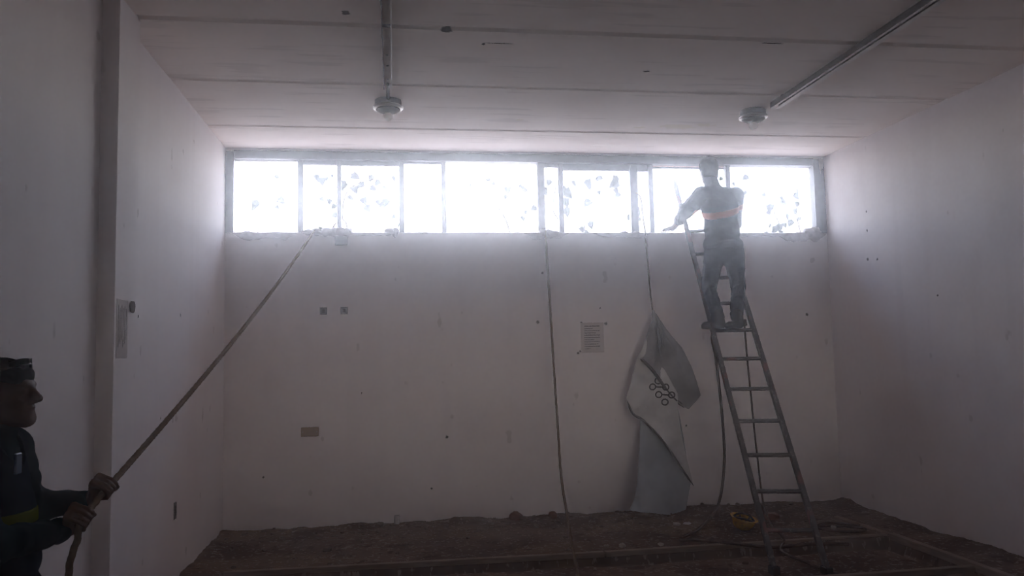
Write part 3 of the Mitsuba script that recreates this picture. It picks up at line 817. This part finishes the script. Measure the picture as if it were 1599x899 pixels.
def blend(ds, k):
    d = ds[0]
    for e in ds[1:]:
        d = smin(d, e, k)
    return d


def unit(v):
    v = np.asarray(v, float)
    return v / np.linalg.norm(v)


def frame(f, u):
    """Columns right, forward, up."""
    u = unit(u)
    f = unit(np.asarray(f, float) - u * (np.asarray(f, float) @ u))
    return np.stack([np.cross(f, u), f, u], 1)


def field_mesh(fn, lo, hi, h, block=12):
    """The zero surface of the distance field fn, by surface nets on a grid of step h, evaluated only near the surface."""
    lo, hi = np.asarray(lo, float), np.asarray(hi, float)
    n = (np.ceil((hi - lo) / h / block).astype(int)) * block
    F = np.ones(n)
    nb = n // block
    bi = np.stack(np.meshgrid(*[np.arange(k) for k in nb], indexing='ij'), -1).reshape(-1, 3)
    cen = lo + (bi * block + (block - 1) / 2) * h
    d = fn(cen)
    near = np.abs(d) < block * h * .9 + .03
    for b, dd in zip(bi[~near], d[~near]):
        s = b * block
        F[s[0]:s[0] + block, s[1]:s[1] + block, s[2]:s[2] + block] = 1 if dd > 0 else -1
    loc = np.stack(np.meshgrid(*[np.arange(block)] * 3, indexing='ij'), -1).reshape(-1, 3)
    nearb = bi[near]
    for c in range(0, len(nearb), 60):
        bs = nearb[c:c + 60]
        idx = (bs[:, None, :] * block + loc[None]).reshape(-1, 3)
        F[idx[:, 0], idx[:, 1], idx[:, 2]] = fn(lo + idx * h)
    S = F < 0
    corner = [S[i:n[0] - 1 + i, j:n[1] - 1 + j, k:n[2] - 1 + k] for i in (0, 1) for j in (0, 1) for k in (0, 1)]
    cnt = sum(c.astype(np.int8) for c in corner)
    act = np.argwhere((cnt > 0) & (cnt < 8))
    vid = -np.ones(n - 1, int)
    vid[act[:, 0], act[:, 1], act[:, 2]] = np.arange(len(act))
    acc, num = np.zeros((len(act), 3)), np.zeros(len(act))
    offs = [np.array(o) for o in np.ndindex(2, 2, 2)]
    for ax in range(3):
        for o in offs:
            if o[ax]:
                continue
            o2 = o.copy()
            o2[ax] = 1
            p, q = act + o, act + o2
            fp, fq = F[p[:, 0], p[:, 1], p[:, 2]], F[q[:, 0], q[:, 1], q[:, 2]]
            cr = (fp < 0) != (fq < 0)
            t = np.clip(fp / np.where(cr, fp - fq, 1), 0, 1)
            acc[cr] += o + (o2 - o) * t[cr, None]
            num[cr] += 1
    V = lo + (act + acc / np.maximum(num, 1)[:, None]) * h
    Q = []
    for ax in range(3):
        b_, c_ = (ax + 1) % 3, (ax + 2) % 3
        e = np.zeros(3, int)
        e[ax] = 1
        sl = lambda o: S[tuple(slice(1 if k != ax else o, n[k] - 1 if k != ax else n[k] - 1 + o) for k in range(3))]
        x = np.argwhere(sl(0) != sl(1)) + np.array([0 if k == ax else 1 for k in range(3)])
        if not len(x):
            continue
        inside = S[x[:, 0], x[:, 1], x[:, 2]]
        cell = []
        for db, dc in ((0, 0), (-1, 0), (-1, -1), (0, -1)):
            y = x.copy()
            y[:, b_] += db
            y[:, c_] += dc
            cell.append(vid[y[:, 0], y[:, 1], y[:, 2]])
        q = np.stack(cell, 1)
        q[~inside] = q[~inside][:, ::-1]
        Q.append(q[(q >= 0).all(1)])
    Q = np.vstack(Q)
    return trimesh.Trimesh(V, np.vstack([Q[:, [0, 1, 2]], Q[:, [0, 2, 3]]]), process=False)


def head_field(P, c, R):
    """A head about c; R has columns right, forward, up. Returns the skin's field."""
    q = (P - c) @ R
    d = ell(q, (0, -.012, .018), (.077, .098, .098))
    d = smin(d, ell(q, (0, .022, -.045), (.064, .068, .078)), .035)
    d = smin(d, rc(q, (-.018, .072, -.100), (.018, .072, -.100), .017, .017), .03)
    d = smin(d, rc(q, (-.05, -.005, -.078), (-.012, .068, -.105), .020, .016), .03)
    d = smin(d, rc(q, (.05, -.005, -.078), (.012, .068, -.105), .020, .016), .03)
    d = smin(d, rc(q, (-.034, .077, .016), (.034, .077, .016), .014, .014), .02)
    for s in (-1, 1):
        d = -smin(-d, rc(q, (s * .030, .096, -.004), (s * .036, .096, -.006), .013, .013), .012)
        d = smin(d, ell(q, (s * .031, .076, -.005), (.013, .012, .012)), .004)
        d = smin(d, ell(q, (s * .045, .062, -.035), (.02, .018, .016)), .02)
        e = ell(q, (s * .078, -.008, -.015), (.010, .020, .032))
        e = np.maximum(e, -ell(q, (s * .088, -.004, -.012), (.009, .011, .018)))
        d = smin(d, e, .008)
    d = smin(d, rc(q, (0, .088, .006), (0, .112, -.034), .008, .0125), .014)
    d = smin(d, rc(q, (-.012, .098, -.040), (.012, .098, -.040), .009, .009), .010)
    d = smin(d, ell(q, (0, .084, -.063), (.025, .014, .0065)), .008)
    d = smin(d, ell(q, (0, .081, -.077), (.022, .014, .007)), .008)
    return d


def grip_bones(c, axis, palm, side, r=.0145):
    """Bones of a hand closed round a bar through c along axis; palm points from the bar to the palm, side (+1 or -1) says which way the fingers curl."""
    a = unit(axis)
    p = unit(np.asarray(palm, float) - a * (np.asarray(palm, float) @ a))
    t = np.cross(a, p) * side
    out = []
    R = r + .0095
    for off, rad, reach in ((-.031, .0075, 285), (-.010, .0088, 305), (.012, .0092, 315), (.033, .0088, 300)):
        knuckle = c + a * off + p * (R + .017) + t * .032
        pts = [knuckle]
        for ang in np.linspace(95, reach, 4):
            an = math.radians(ang)
            pts.append(c + a * (off * .95) + R * (p * math.cos(an) + t * math.sin(an)))
        rs = np.linspace(rad * 1.12, rad * .88, len(pts))
        out += [(pts[k], pts[k + 1], rs[k], rs[k + 1]) for k in range(len(pts) - 1)]
    base = c + a * .036 + p * (R + .022) - t * .02
    th = [base, c + a * .058 + p * (R * .7) - t * (R + .006), c + a * .046 - p * .012 - t * (R + .001), c + a * .036 - p * (R + .002) - t * .006]
    out += [(th[k], th[k + 1], r0, r1) for k, (r0, r1) in enumerate(((.014, .0115), (.0115, .0100), (.0100, .0085)))]
    back = []
    for off in (-.028, -.010, .010, .030):
        back.append((c + a * off + p * (R + .017) + t * .032, c + a * off * .55 + p * (R + .020) - t * .038, .0115, .0135))
    wrist = c + p * (R + .026) - t * .058
    return out, back, wrist


def hand_field(P, bones, back, wrist, forearm, rf=.034):
    d = blend([rc(P, *b) for b in back], .014)
    d = smin(d, rc(P, back[1][1] * .5 + back[2][1] * .5, wrist, .022, .024), .02)
    d = smin(d, rc(P, wrist, forearm, .025, rf), .02)
    f = rc(P, *bones[0])
    for b in bones[1:]:
        f = np.minimum(f, rc(P, *b))
    return smin(d, f, .006)


def flat_bones(w, fwd, up, right, thumb_side):
    """Bones of a hand lying flat, from the wrist w; fingers along fwd, slightly bent down."""
    out, back = [], []
    for k, (off, ln, rad) in enumerate(((-.033, .060, .0078), (-.011, .074, .009), (.012, .080, .0094), (.034, .072, .009))):
        off *= thumb_side
        kn = w + fwd * .085 + right * off + up * .006
        d = unit(fwd + right * off * 3.0)
        p1 = kn + d * ln * .48 - up * .004
        p2 = p1 + d * ln * .32 - up * .010
        p3 = p2 + d * ln * .24 - up * .012
        out += [(kn, p1, rad * 1.12, rad), (p1, p2, rad, rad * .93), (p2, p3, rad * .93, rad * .8)]
        back.append((kn, w + right * off * .5 + fwd * .012, .0115, .0145))
    b = w + fwd * .025 + right * .022 * thumb_side
    p1 = b + fwd * .035 + right * .032 * thumb_side - up * .004
    p2 = p1 + fwd * .032 + right * .012 * thumb_side - up * .004
    out += [(b, p1, .015, .012), (p1, p2, .012, .0095), (p2, p2 + fwd * .022, .0095, .008)]
    return out, back


def wrinkle(P, amp, freq, seed, squash=(1, 1, 1)):
    return amp * (meshkit.fbm(P * freq * np.asarray(squash), 3, seed) - .5) * 2


def cloth_limb(P, a, b, ra, rb, seed, amp=.010):
    """A loose sleeve or trouser leg, with folds that ring the limb and gather toward its end."""
    a, b = np.asarray(a, float), np.asarray(b, float)
    ab = b - a
    L = np.linalg.norm(ab)
    h = np.clip(((P - a) @ ab) / L**2, 0, 1)
    d = rc(P, a, b, ra, rb)
    ring = np.sin(h * L * 75 + 5 * meshkit.noise(P * 14 + seed, seed)) * (.35 + .65 * h)
    return d - amp * .30 * ring - wrinkle(P, amp * .5, 9, seed)


def shoe_field(P, heel, toe, up, w=.043):
    h, t = np.asarray(heel, float), np.asarray(toe, float)
    f = unit(t - h)
    R = frame(f, up)
    L = np.linalg.norm(t - h)
    q = (P - h) @ R
    d = rc(q, (0, .03, .030), (0, L - .045, .024), w * .92, w)
    d = smin(d, ell(q, (0, L - .05, .026), (w * 1.05, .06, .034)), .02)
    d = smin(d, rc(q, (0, .035, .05), (0, .045, .125), .044, .046), .03)
    d = np.maximum(d, -q[:, 2])
    return d


scene['skin'] = prin(proc(lambda p, n, uv: mix((.13, .075, .055), (.09, .05, .038), fbm(p.x * 30, p.y * 30, p.z * 30, 3))), .6, specular=.2)
scene['hair'] = bumpy(diff((.012, .010, .009)), .004, lambda p, n, uv: fbm(p.x * 160, p.y * 160, p.z * 60, 2))


def weave(c, d):
    return bumpy(diff(proc(lambda p, n, uv: mix(c, d, smoothstep(.3, .75, fbm(p.x * 9, p.y * 9, p.z * 9, 3))))), .0012, lambda p, n, uv: noise(p.x * 500, p.y * 500, p.z * 500))


scene['navy_cloth'] = weave((.014, .016, .022), (.022, .024, .031))
scene['teal_cloth'] = weave((.011, .021, .026), (.019, .031, .036))
scene['vest_cloth'] = weave((.009, .013, .021), (.015, .021, .032))
scene['cap_cloth'] = weave((.009, .011, .011), (.016, .018, .017))
scene['shoe_leather'] = prin((.020, .014, .012), .55)
scene['orange_band'] = diff((.42, .12, .07))
scene['lime_band'] = diff((.085, .088, .014))
scene['badge_blue'] = prin((.04, .075, .13), .4)
scene['lens_clear'] = {'type': 'roughplastic', 'diffuse_reflectance': {'type': 'rgb', 'value': [.45, .46, .47]}, 'alpha': .06}


def shell_band(fn, lo, hi, h, zf, half, proud, tilt=None):
    """A flat band round a garment: the garment's field grown by proud, cut to |height - zf| < half."""
    def g(P):
        return np.maximum(fn(P) - proud, np.abs(zf(P)) - half)
    return field_mesh(g, lo, hi, h)


# ---- the man standing on the ladder, seen from behind
def climber():
    t = thing('person', 'man in dark work clothes with an orange back stripe standing on the ladder', 'person')
    head, hip, chest, belly = np.array([3.015, 7.44, 3.318]), np.array([3.0, 7.12, 2.52]), np.array([3.065, 7.33, 2.92]), np.array([3.03, 7.22, 2.70])
    sl, sr = np.array([2.905, 7.365, 3.05]), np.array([3.250, 7.36, 3.055])
    el, wl = np.array([2.838, 7.60, 2.945]), np.array([2.800, 7.865, 2.822])
    er = np.array([3.285, 7.50, 2.80])
    gr = rail_pt(1, 3.431) - e_l * .09
    hl, hr = np.array([2.905, 7.11, 2.44]), np.array([3.09, 7.11, 2.44])
    kl, kr = np.array([2.858, 7.16, 2.155]), np.array([3.14, 7.16, 2.155])
    al, ar = np.array([2.862, 6.985, 1.87]), np.array([3.022, 6.95, 1.865])
    up = unit(chest - hip)
    Rt = frame((0, 1, 0), up)
    Rh = frame((.0, 1, .0), (-.02, .10, 1))
    bones, back, wrist = grip_bones(gr, e_l, np.array([.1, -1, -.15]), 1, .018)
    fb, fk = flat_bones(np.array([2.792, 7.905, 2.822]), unit((-.22, 1, -.05)), np.array([0, 0, 1.0]), unit((1, .22, 0)), 1)

    def body(P):
        d = blend([ell(P, chest, (.165, .105, .20), Rt), ell(P, belly, (.15, .105, .16), Rt), ell(P, hip, (.16, .115, .12), Rt)], .06)
        d = smin(d, rc(P, sl, sr, .055, .055), .05)
        d = smin(d, rc(P, (sl + sr) / 2 + [-.03, .02, .01], head - [0, .015, .06], .062, .054), .04)
        for s, e, w in ((sl, el, wl), (sr, er, wrist)):
            d = smin(d, rc(P, s, e, .052, .043), .03)
            d = smin(d, rc(P, e, w, .043, .028), .02)
        for a, k, n in ((hl, kl, al), (hr, kr, ar)):
            d = smin(d, rc(P, a, k, .085, .058), .03)
            d = smin(d, rc(P, k, n, .056, .040), .03)
        d = smin(d, head_field(P, head, Rh), .02)
        d = np.minimum(d, hand_field(P, bones, back, wrist, er * .35 + wrist * .65))
        hd = blend([rc(P, *b) for b in fk], .014)
        hd = smin(hd, rc(P, fk[1][1], wl, .021, .028), .02)
        f = rc(P, *fb[0])
        for b in fb[1:]:
            f = np.minimum(f, rc(P, *b))
        return np.minimum(d, smin(hd, f, .006))

    lo, hi = np.array([2.60, 6.80, 1.76]), np.array([3.50, 8.10, 3.50])
    obj('body', field_mesh(body, lo, hi, .0058), 'skin', t, smooth=True)

    def hairf(P):
        q = (P - head) @ Rh
        d = ell(q, (0, -.016, .018), (.088, .102, .104))
        d = smin(d, rc(q, (0, -.032, -.03), (0, -.026, -.11), .072, .070), .02)
        cut = np.maximum(q[:, 1] * .9 - q[:, 2] * .5 - .045, -(q[:, 2] + .098 + .35 * np.maximum(q[:, 1] + .02, 0)))
        return np.maximum(d, cut) - .002 - wrinkle(P, .004, 55, 3)

    obj('hair', field_mesh(hairf, head - .14, head + .14, .005), 'hair', t, smooth=True)

    def shirtf(P):
        d = blend([ell(P, chest, (.180, .122, .215), Rt), ell(P, belly, (.172, .124, .175), Rt), ell(P, hip + [0, 0, .0], (.188, .140, .14), Rt)], .07)
        d = smin(d, rc(P, sl + [.0, 0, -.005], sr + [-.005, 0, -.005], .068, .070), .06)
        d = d - wrinkle(P, .010, 6, 5, (1, 1, .7)) - .004 * np.sin(P[:, 2] * 60 + 9 * meshkit.noise(P * 6, 4)) * np.clip((2.78 - P[:, 2]) / .2, 0, 1)
        arm = smin(cloth_limb(P, sl, el, .082, .072, 7), cloth_limb(P, el, el * .45 + wl * .55, .066, .054, 8), .03)
        d = smin(d, arm, .035)
        arm = smin(cloth_limb(P, sr, er, .070, .060, 9), cloth_limb(P, er, er * .25 + wrist * .75, .056, .046, 10), .03)
        d = smin(d, arm, .035)
        d = smin(d, np.maximum(rc(P, (sl + sr) / 2 + [-.03, .015, .0], head - [.0, .02, .085], .078, .066), -((head - P) @ np.array([0, .1, 1.0]) - .078)), .03)
        cut = (P - (hip + [0, 0, -.07])) @ up
        return np.maximum(d, -(cut + .03 * np.sin(P[:, 0] * 9)))

    sh = obj('shirt', field_mesh(shirtf, lo, hi, .0075), 'navy_cloth', t, smooth=True)
    zb = chest + [0, 0, -.035]
    bandn = unit(np.array([-.17, -.30, 1.0]))

    def bandf(P):
        return np.maximum(np.maximum(shirtf(P) - .004, np.abs((P - zb) @ bandn) - .026), 2.87 - P[:, 0])

    key = obj('back_stripe', field_mesh(bandf, lo, hi, .006), 'orange_band', sh, smooth=True)
    tag(key, 'orange stripe across the back')

    def trousersf(P):
        d = ell(P, hip + [0, 0, -.025], (.180, .136, .14), Rt)
        for a, k, n, s in ((hl, kl, al, 3), (hr, kr, ar, 6)):
            leg = smin(cloth_limb(P, a, k, .098, .063, s, .010), cloth_limb(P, k, n + [0, .0, .01], .062, .056, s + 1, .013), .03)
            d = smin(d, leg, .022)
        return np.maximum(d, (P - (hip + [0, 0, .09])) @ up)

    obj('trousers', field_mesh(trousersf, lo, hi, .0075), 'navy_cloth', t, smooth=True)
    for n, toe, heel in ((al, al + [-.075, .165, -.085], al + [.015, -.065, -.085]), (ar, ar + [.0, .19, -.083], ar + [.0, -.07, -.083])):
        heel[2] = toe[2] = 1.774
        obj('shoe', field_mesh(lambda P: shoe_field(P, heel, toe, (0, 0, 1)), np.minimum(heel, toe) - [.09, .09, .02], np.maximum(heel, toe) + [.09, .09, .22], .006), 'shoe_leather', t, smooth=True)


climber()


# ---- the man in the lower left corner, in profile, hauling on the rope
def hauler():
    t = thing('person', 'man in a dark vest with a lime band hauling the rope with both hands', 'person')
    head = np.array([-1.338, 3.10, 1.482])
    Rh = frame((1, .02, .06), (-.05, 0, 1))
    chest, belly, hip = np.array([-1.400, 3.10, 1.17]), np.array([-1.385, 3.09, 1.02]), np.array([-1.368, 3.08, .86])
    sr, sl = np.array([-1.405, 2.925, 1.272]), np.array([-1.385, 3.275, 1.272])
    er, el = np.array([-1.285, 2.86, 1.0]), np.array([-1.375, 3.40, 1.035])
    hlj, hrj = np.array([-1.35, 3.17, .83]), np.array([-1.345, 2.99, .83])
    kl, kr = np.array([-1.18, 3.22, .47]), np.array([-1.26, 2.93, .45])
    al, ar = np.array([-1.24, 3.26, .10]), np.array([-1.40, 2.92, .10])
    up = unit(chest - hip)
    Rt = frame((1, 0, 0), up)
    ax1 = unit(np.array([-1.064, 3.35, 1.113]) - np.array([-1.079, 3.25, 1.07]))
    ax2 = unit(np.array([-1.079, 3.25, 1.07]) - np.array([-1.097, 3.135, .985]))
    c1, c2 = np.array([-1.0685, 3.322, 1.101]), np.array([-1.092, 3.152, 1.022])
    b1, k1, w1 = grip_bones(c1, ax1, np.array([-1, .1, .25]), 1)
    b2, k2, w2 = grip_bones(c2, ax2, np.array([-1, -.25, .05]), 1)

    def body(P):
        d = blend([ell(P, chest, (.165, .105, .19), Rt), ell(P, belly, (.15, .115, .15), Rt), ell(P, hip, (.16, .12, .12), Rt)], .06)
        d = smin(d, rc(P, sl, sr, .055, .055), .05)
        d = smin(d, rc(P, (sl + sr) / 2 + [.01, 0, .0], head - [.012, 0, .07], .066, .056), .035)
        for s, e, w in ((sl, el, w1), (sr, er, w2)):
            d = smin(d, rc(P, s, e, .052, .043), .03)
            d = smin(d, rc(P, e, w, .042, .027), .02)
        for a, k, n in ((hlj, kl, al), (hrj, kr, ar)):
            d = smin(d, rc(P, a, k, .086, .060), .03)
            d = smin(d, rc(P, k, n, .056, .040), .03)
        d = smin(d, head_field(P, head, Rh), .02)
        d = np.minimum(d, hand_field(P, b1, k1, w1, el * .4 + w1 * .6))
        return np.minimum(d, hand_field(P, b2, k2, w2, er * .4 + w2 * .6))

    lo, hi = np.array([-1.555, 2.74, .0]), np.array([-1.0, 3.52, 1.66])
    obj('body', field_mesh(body, lo, hi, .0048), 'skin', t, smooth=True)

    def capf(P):
        q = (P - head) @ Rh
        d = ell(q, (0, -.018, .020), (.084, .104, .100))
        d = smin(d, rc(q, (-.05, .045, .055), (.05, .045, .055), .032, .032), .03)
        edge = .036 - .22 * q[:, 1]
        return np.maximum(d, edge - q[:, 2]) - wrinkle(P, .005, 30, 6)

    cap = obj('cap', field_mesh(capf, head - .15, head + .16, .005), 'cap_cloth', t, smooth=True)
    tag(cap, 'dark soft cap')

    def hairf(P):
        q = (P - head) @ Rh
        d = ell(q, (0, -.024, .004), (.083, .096, .094))
        return np.maximum(np.maximum(d, q[:, 1] + .5 * q[:, 2] - .012), -(q[:, 2] + .075)) - wrinkle(P, .005, 55, 2)

    obj('hair', field_mesh(hairf, head - .15, head + .15, .006), 'hair', t, smooth=True)

    # safety glasses pushed up onto the cap
    def gp(s, f, z):
        return head + Rh @ np.array([s, f, z])

    frame_pts = [gp(.092 * math.sin(a), -.024 + .106 * math.cos(a), .058 + .030 * math.cos(a)) for a in np.linspace(-2.0, 2.0, 40)]
    gl = obj('glasses', tube(frame_pts, .0055, 8), 'black_plastic', t, smooth=True)
    for s0, s1 in ((.10, .85), (-.85, -.10)):
        aa = np.linspace(s0, s1, 14)
        V = []
        for a in aa:
            for w in (-1, 1):
                for th in (0, .003):
                    V.append(gp((.094 + th) * math.sin(a), -.026 + (.110 + th) * math.cos(a), .062 + .030 * math.cos(a) + w * .019 * (1 - .25 * ((a - (s0 + s1) / 2) / .4) ** 2)))
        V = np.array(V)
        F = []
        for k in range(13):
            i = 4 * k
            for a, b in ((0, 1), (1, 3), (3, 2), (2, 0)):
                F += [(i + a, i + 4 + a, i + 4 + b), (i + a, i + 4 + b, i + b)]
        F += [(0, 1, 3), (0, 3, 2), (52, 55, 53), (52, 54, 55)]
        obj('lens', (V, np.array(F)), 'lens_clear', gl)

    def torso(P):
        d = blend([ell(P, chest, (.178, .122, .20), Rt), ell(P, belly, (.168, .140, .16), Rt), ell(P, hip + [0, 0, .03], (.178, .142, .10), Rt)], .07)
        return smin(d, rc(P, sl, sr, .064, .064), .05)

    def shirtf(P):
        d = torso(P)
        for s, e, w, n in ((sl, el, w1, 4), (sr, er, w2, 11)):
            end = e * .12 + w * .88
            d = smin(d, smin(cloth_limb(P, s, e, .072, .066, n, .012), cloth_limb(P, e, end, .062, .042, n + 1, .016), .03), .03)
        return smin(d, rc(P, (sl + sr) / 2 + [.0, 0, .01], head - [.02, 0, .125], .075, .066), .03)

    obj('shirt', field_mesh(shirtf, lo, hi, .0065), 'teal_cloth', t, smooth=True)

    def vestf(P):
        d = torso(P) - .012 - wrinkle(P, .010, 7, 9)
        q = (P - chest) @ Rt
        hole = np.minimum(rc(P, sl + [0, -.0, -.02], sl + [0, .3, -.05], .088, .11), rc(P, sr + [0, 0, -.02], sr + [0, -.3, -.05], .088, .11))
        neck = rc(P, head - [.0, 0, .15], head - [-.13, 0, .24], .085, .035)
        d = np.maximum(np.maximum(d, -hole), -neck)
        return np.maximum(d, .80 - P[:, 2])

    vest = obj('vest', field_mesh(vestf, lo, hi, .0065), 'vest_cloth', t, smooth=True)

    def bandf(P):
        return np.maximum(vestf(P) - .003, np.abs(P[:, 2] - 1.052 - .03 * (P[:, 0] + 1.3)) - .024)

    tag(obj('band', field_mesh(bandf, lo + [0, 0, .9], hi - [0, 0, .4], .006), 'lime_band', vest, smooth=True), 'lime band round the vest')
    for s in (-1, 1):
        def strap(P):
            return np.maximum(np.maximum(vestf(P) - .003, np.abs((P[:, 1] - 3.10) - s * .085 - .0) - .018), np.maximum(1.07 - P[:, 2], -1.40 - P[:, 0]))
    tag(obj('badge', box(-1.262, -1.252, 3.005, 3.05, 1.205, 1.275, .003), 'badge_blue', vest), 'small pale blue badge on the chest')

    def trousersf(P):
        d = ell(P, hip + [0, 0, -.01], (.172, .137, .13), Rt)
        for a, k, n, s in ((hlj, kl, al, 3), (hrj, kr, ar, 6)):
            leg = smin(cloth_limb(P, a, k, .100, .078, s, .012), cloth_limb(P, k, n, .074, .060, s + 1, .016), .03)
            d = smin(d, leg, .025)
        return np.maximum(d, (P - (hip + [0, 0, .10])) @ up)

    obj('trousers', field_mesh(trousersf, lo, hi, .008), 'navy_cloth', t, smooth=True)
    for n in (al, ar):
        heel, toe = n + [-.06, 0, 0], n + [.20, .0, 0]
        heel[2] = toe[2] = -.003
        obj('shoe', field_mesh(lambda P: shoe_field(P, heel, toe, (0, 0, 1)), np.minimum(heel, toe) - [.09, .09, .02], np.maximum(heel, toe) + [.09, .09, .22], .006), 'shoe_leather', t, smooth=True)


hauler()

# ------------------------------------------------------------------ the haze added for lens glare
b = box(XL - TH - .05, XR + TH + .05, YF - TH - .05, YB + TH + .012, -.25, H + .3)
scene['glare_haze'] = mikit.ply(b, {'type': 'null'}, interior={'type': 'ref', 'id': 'glare_air'})
tag('glare_haze', 'thin dusty haze filling the room, added for lens glare round the windows', 'haze', kind='stuff')
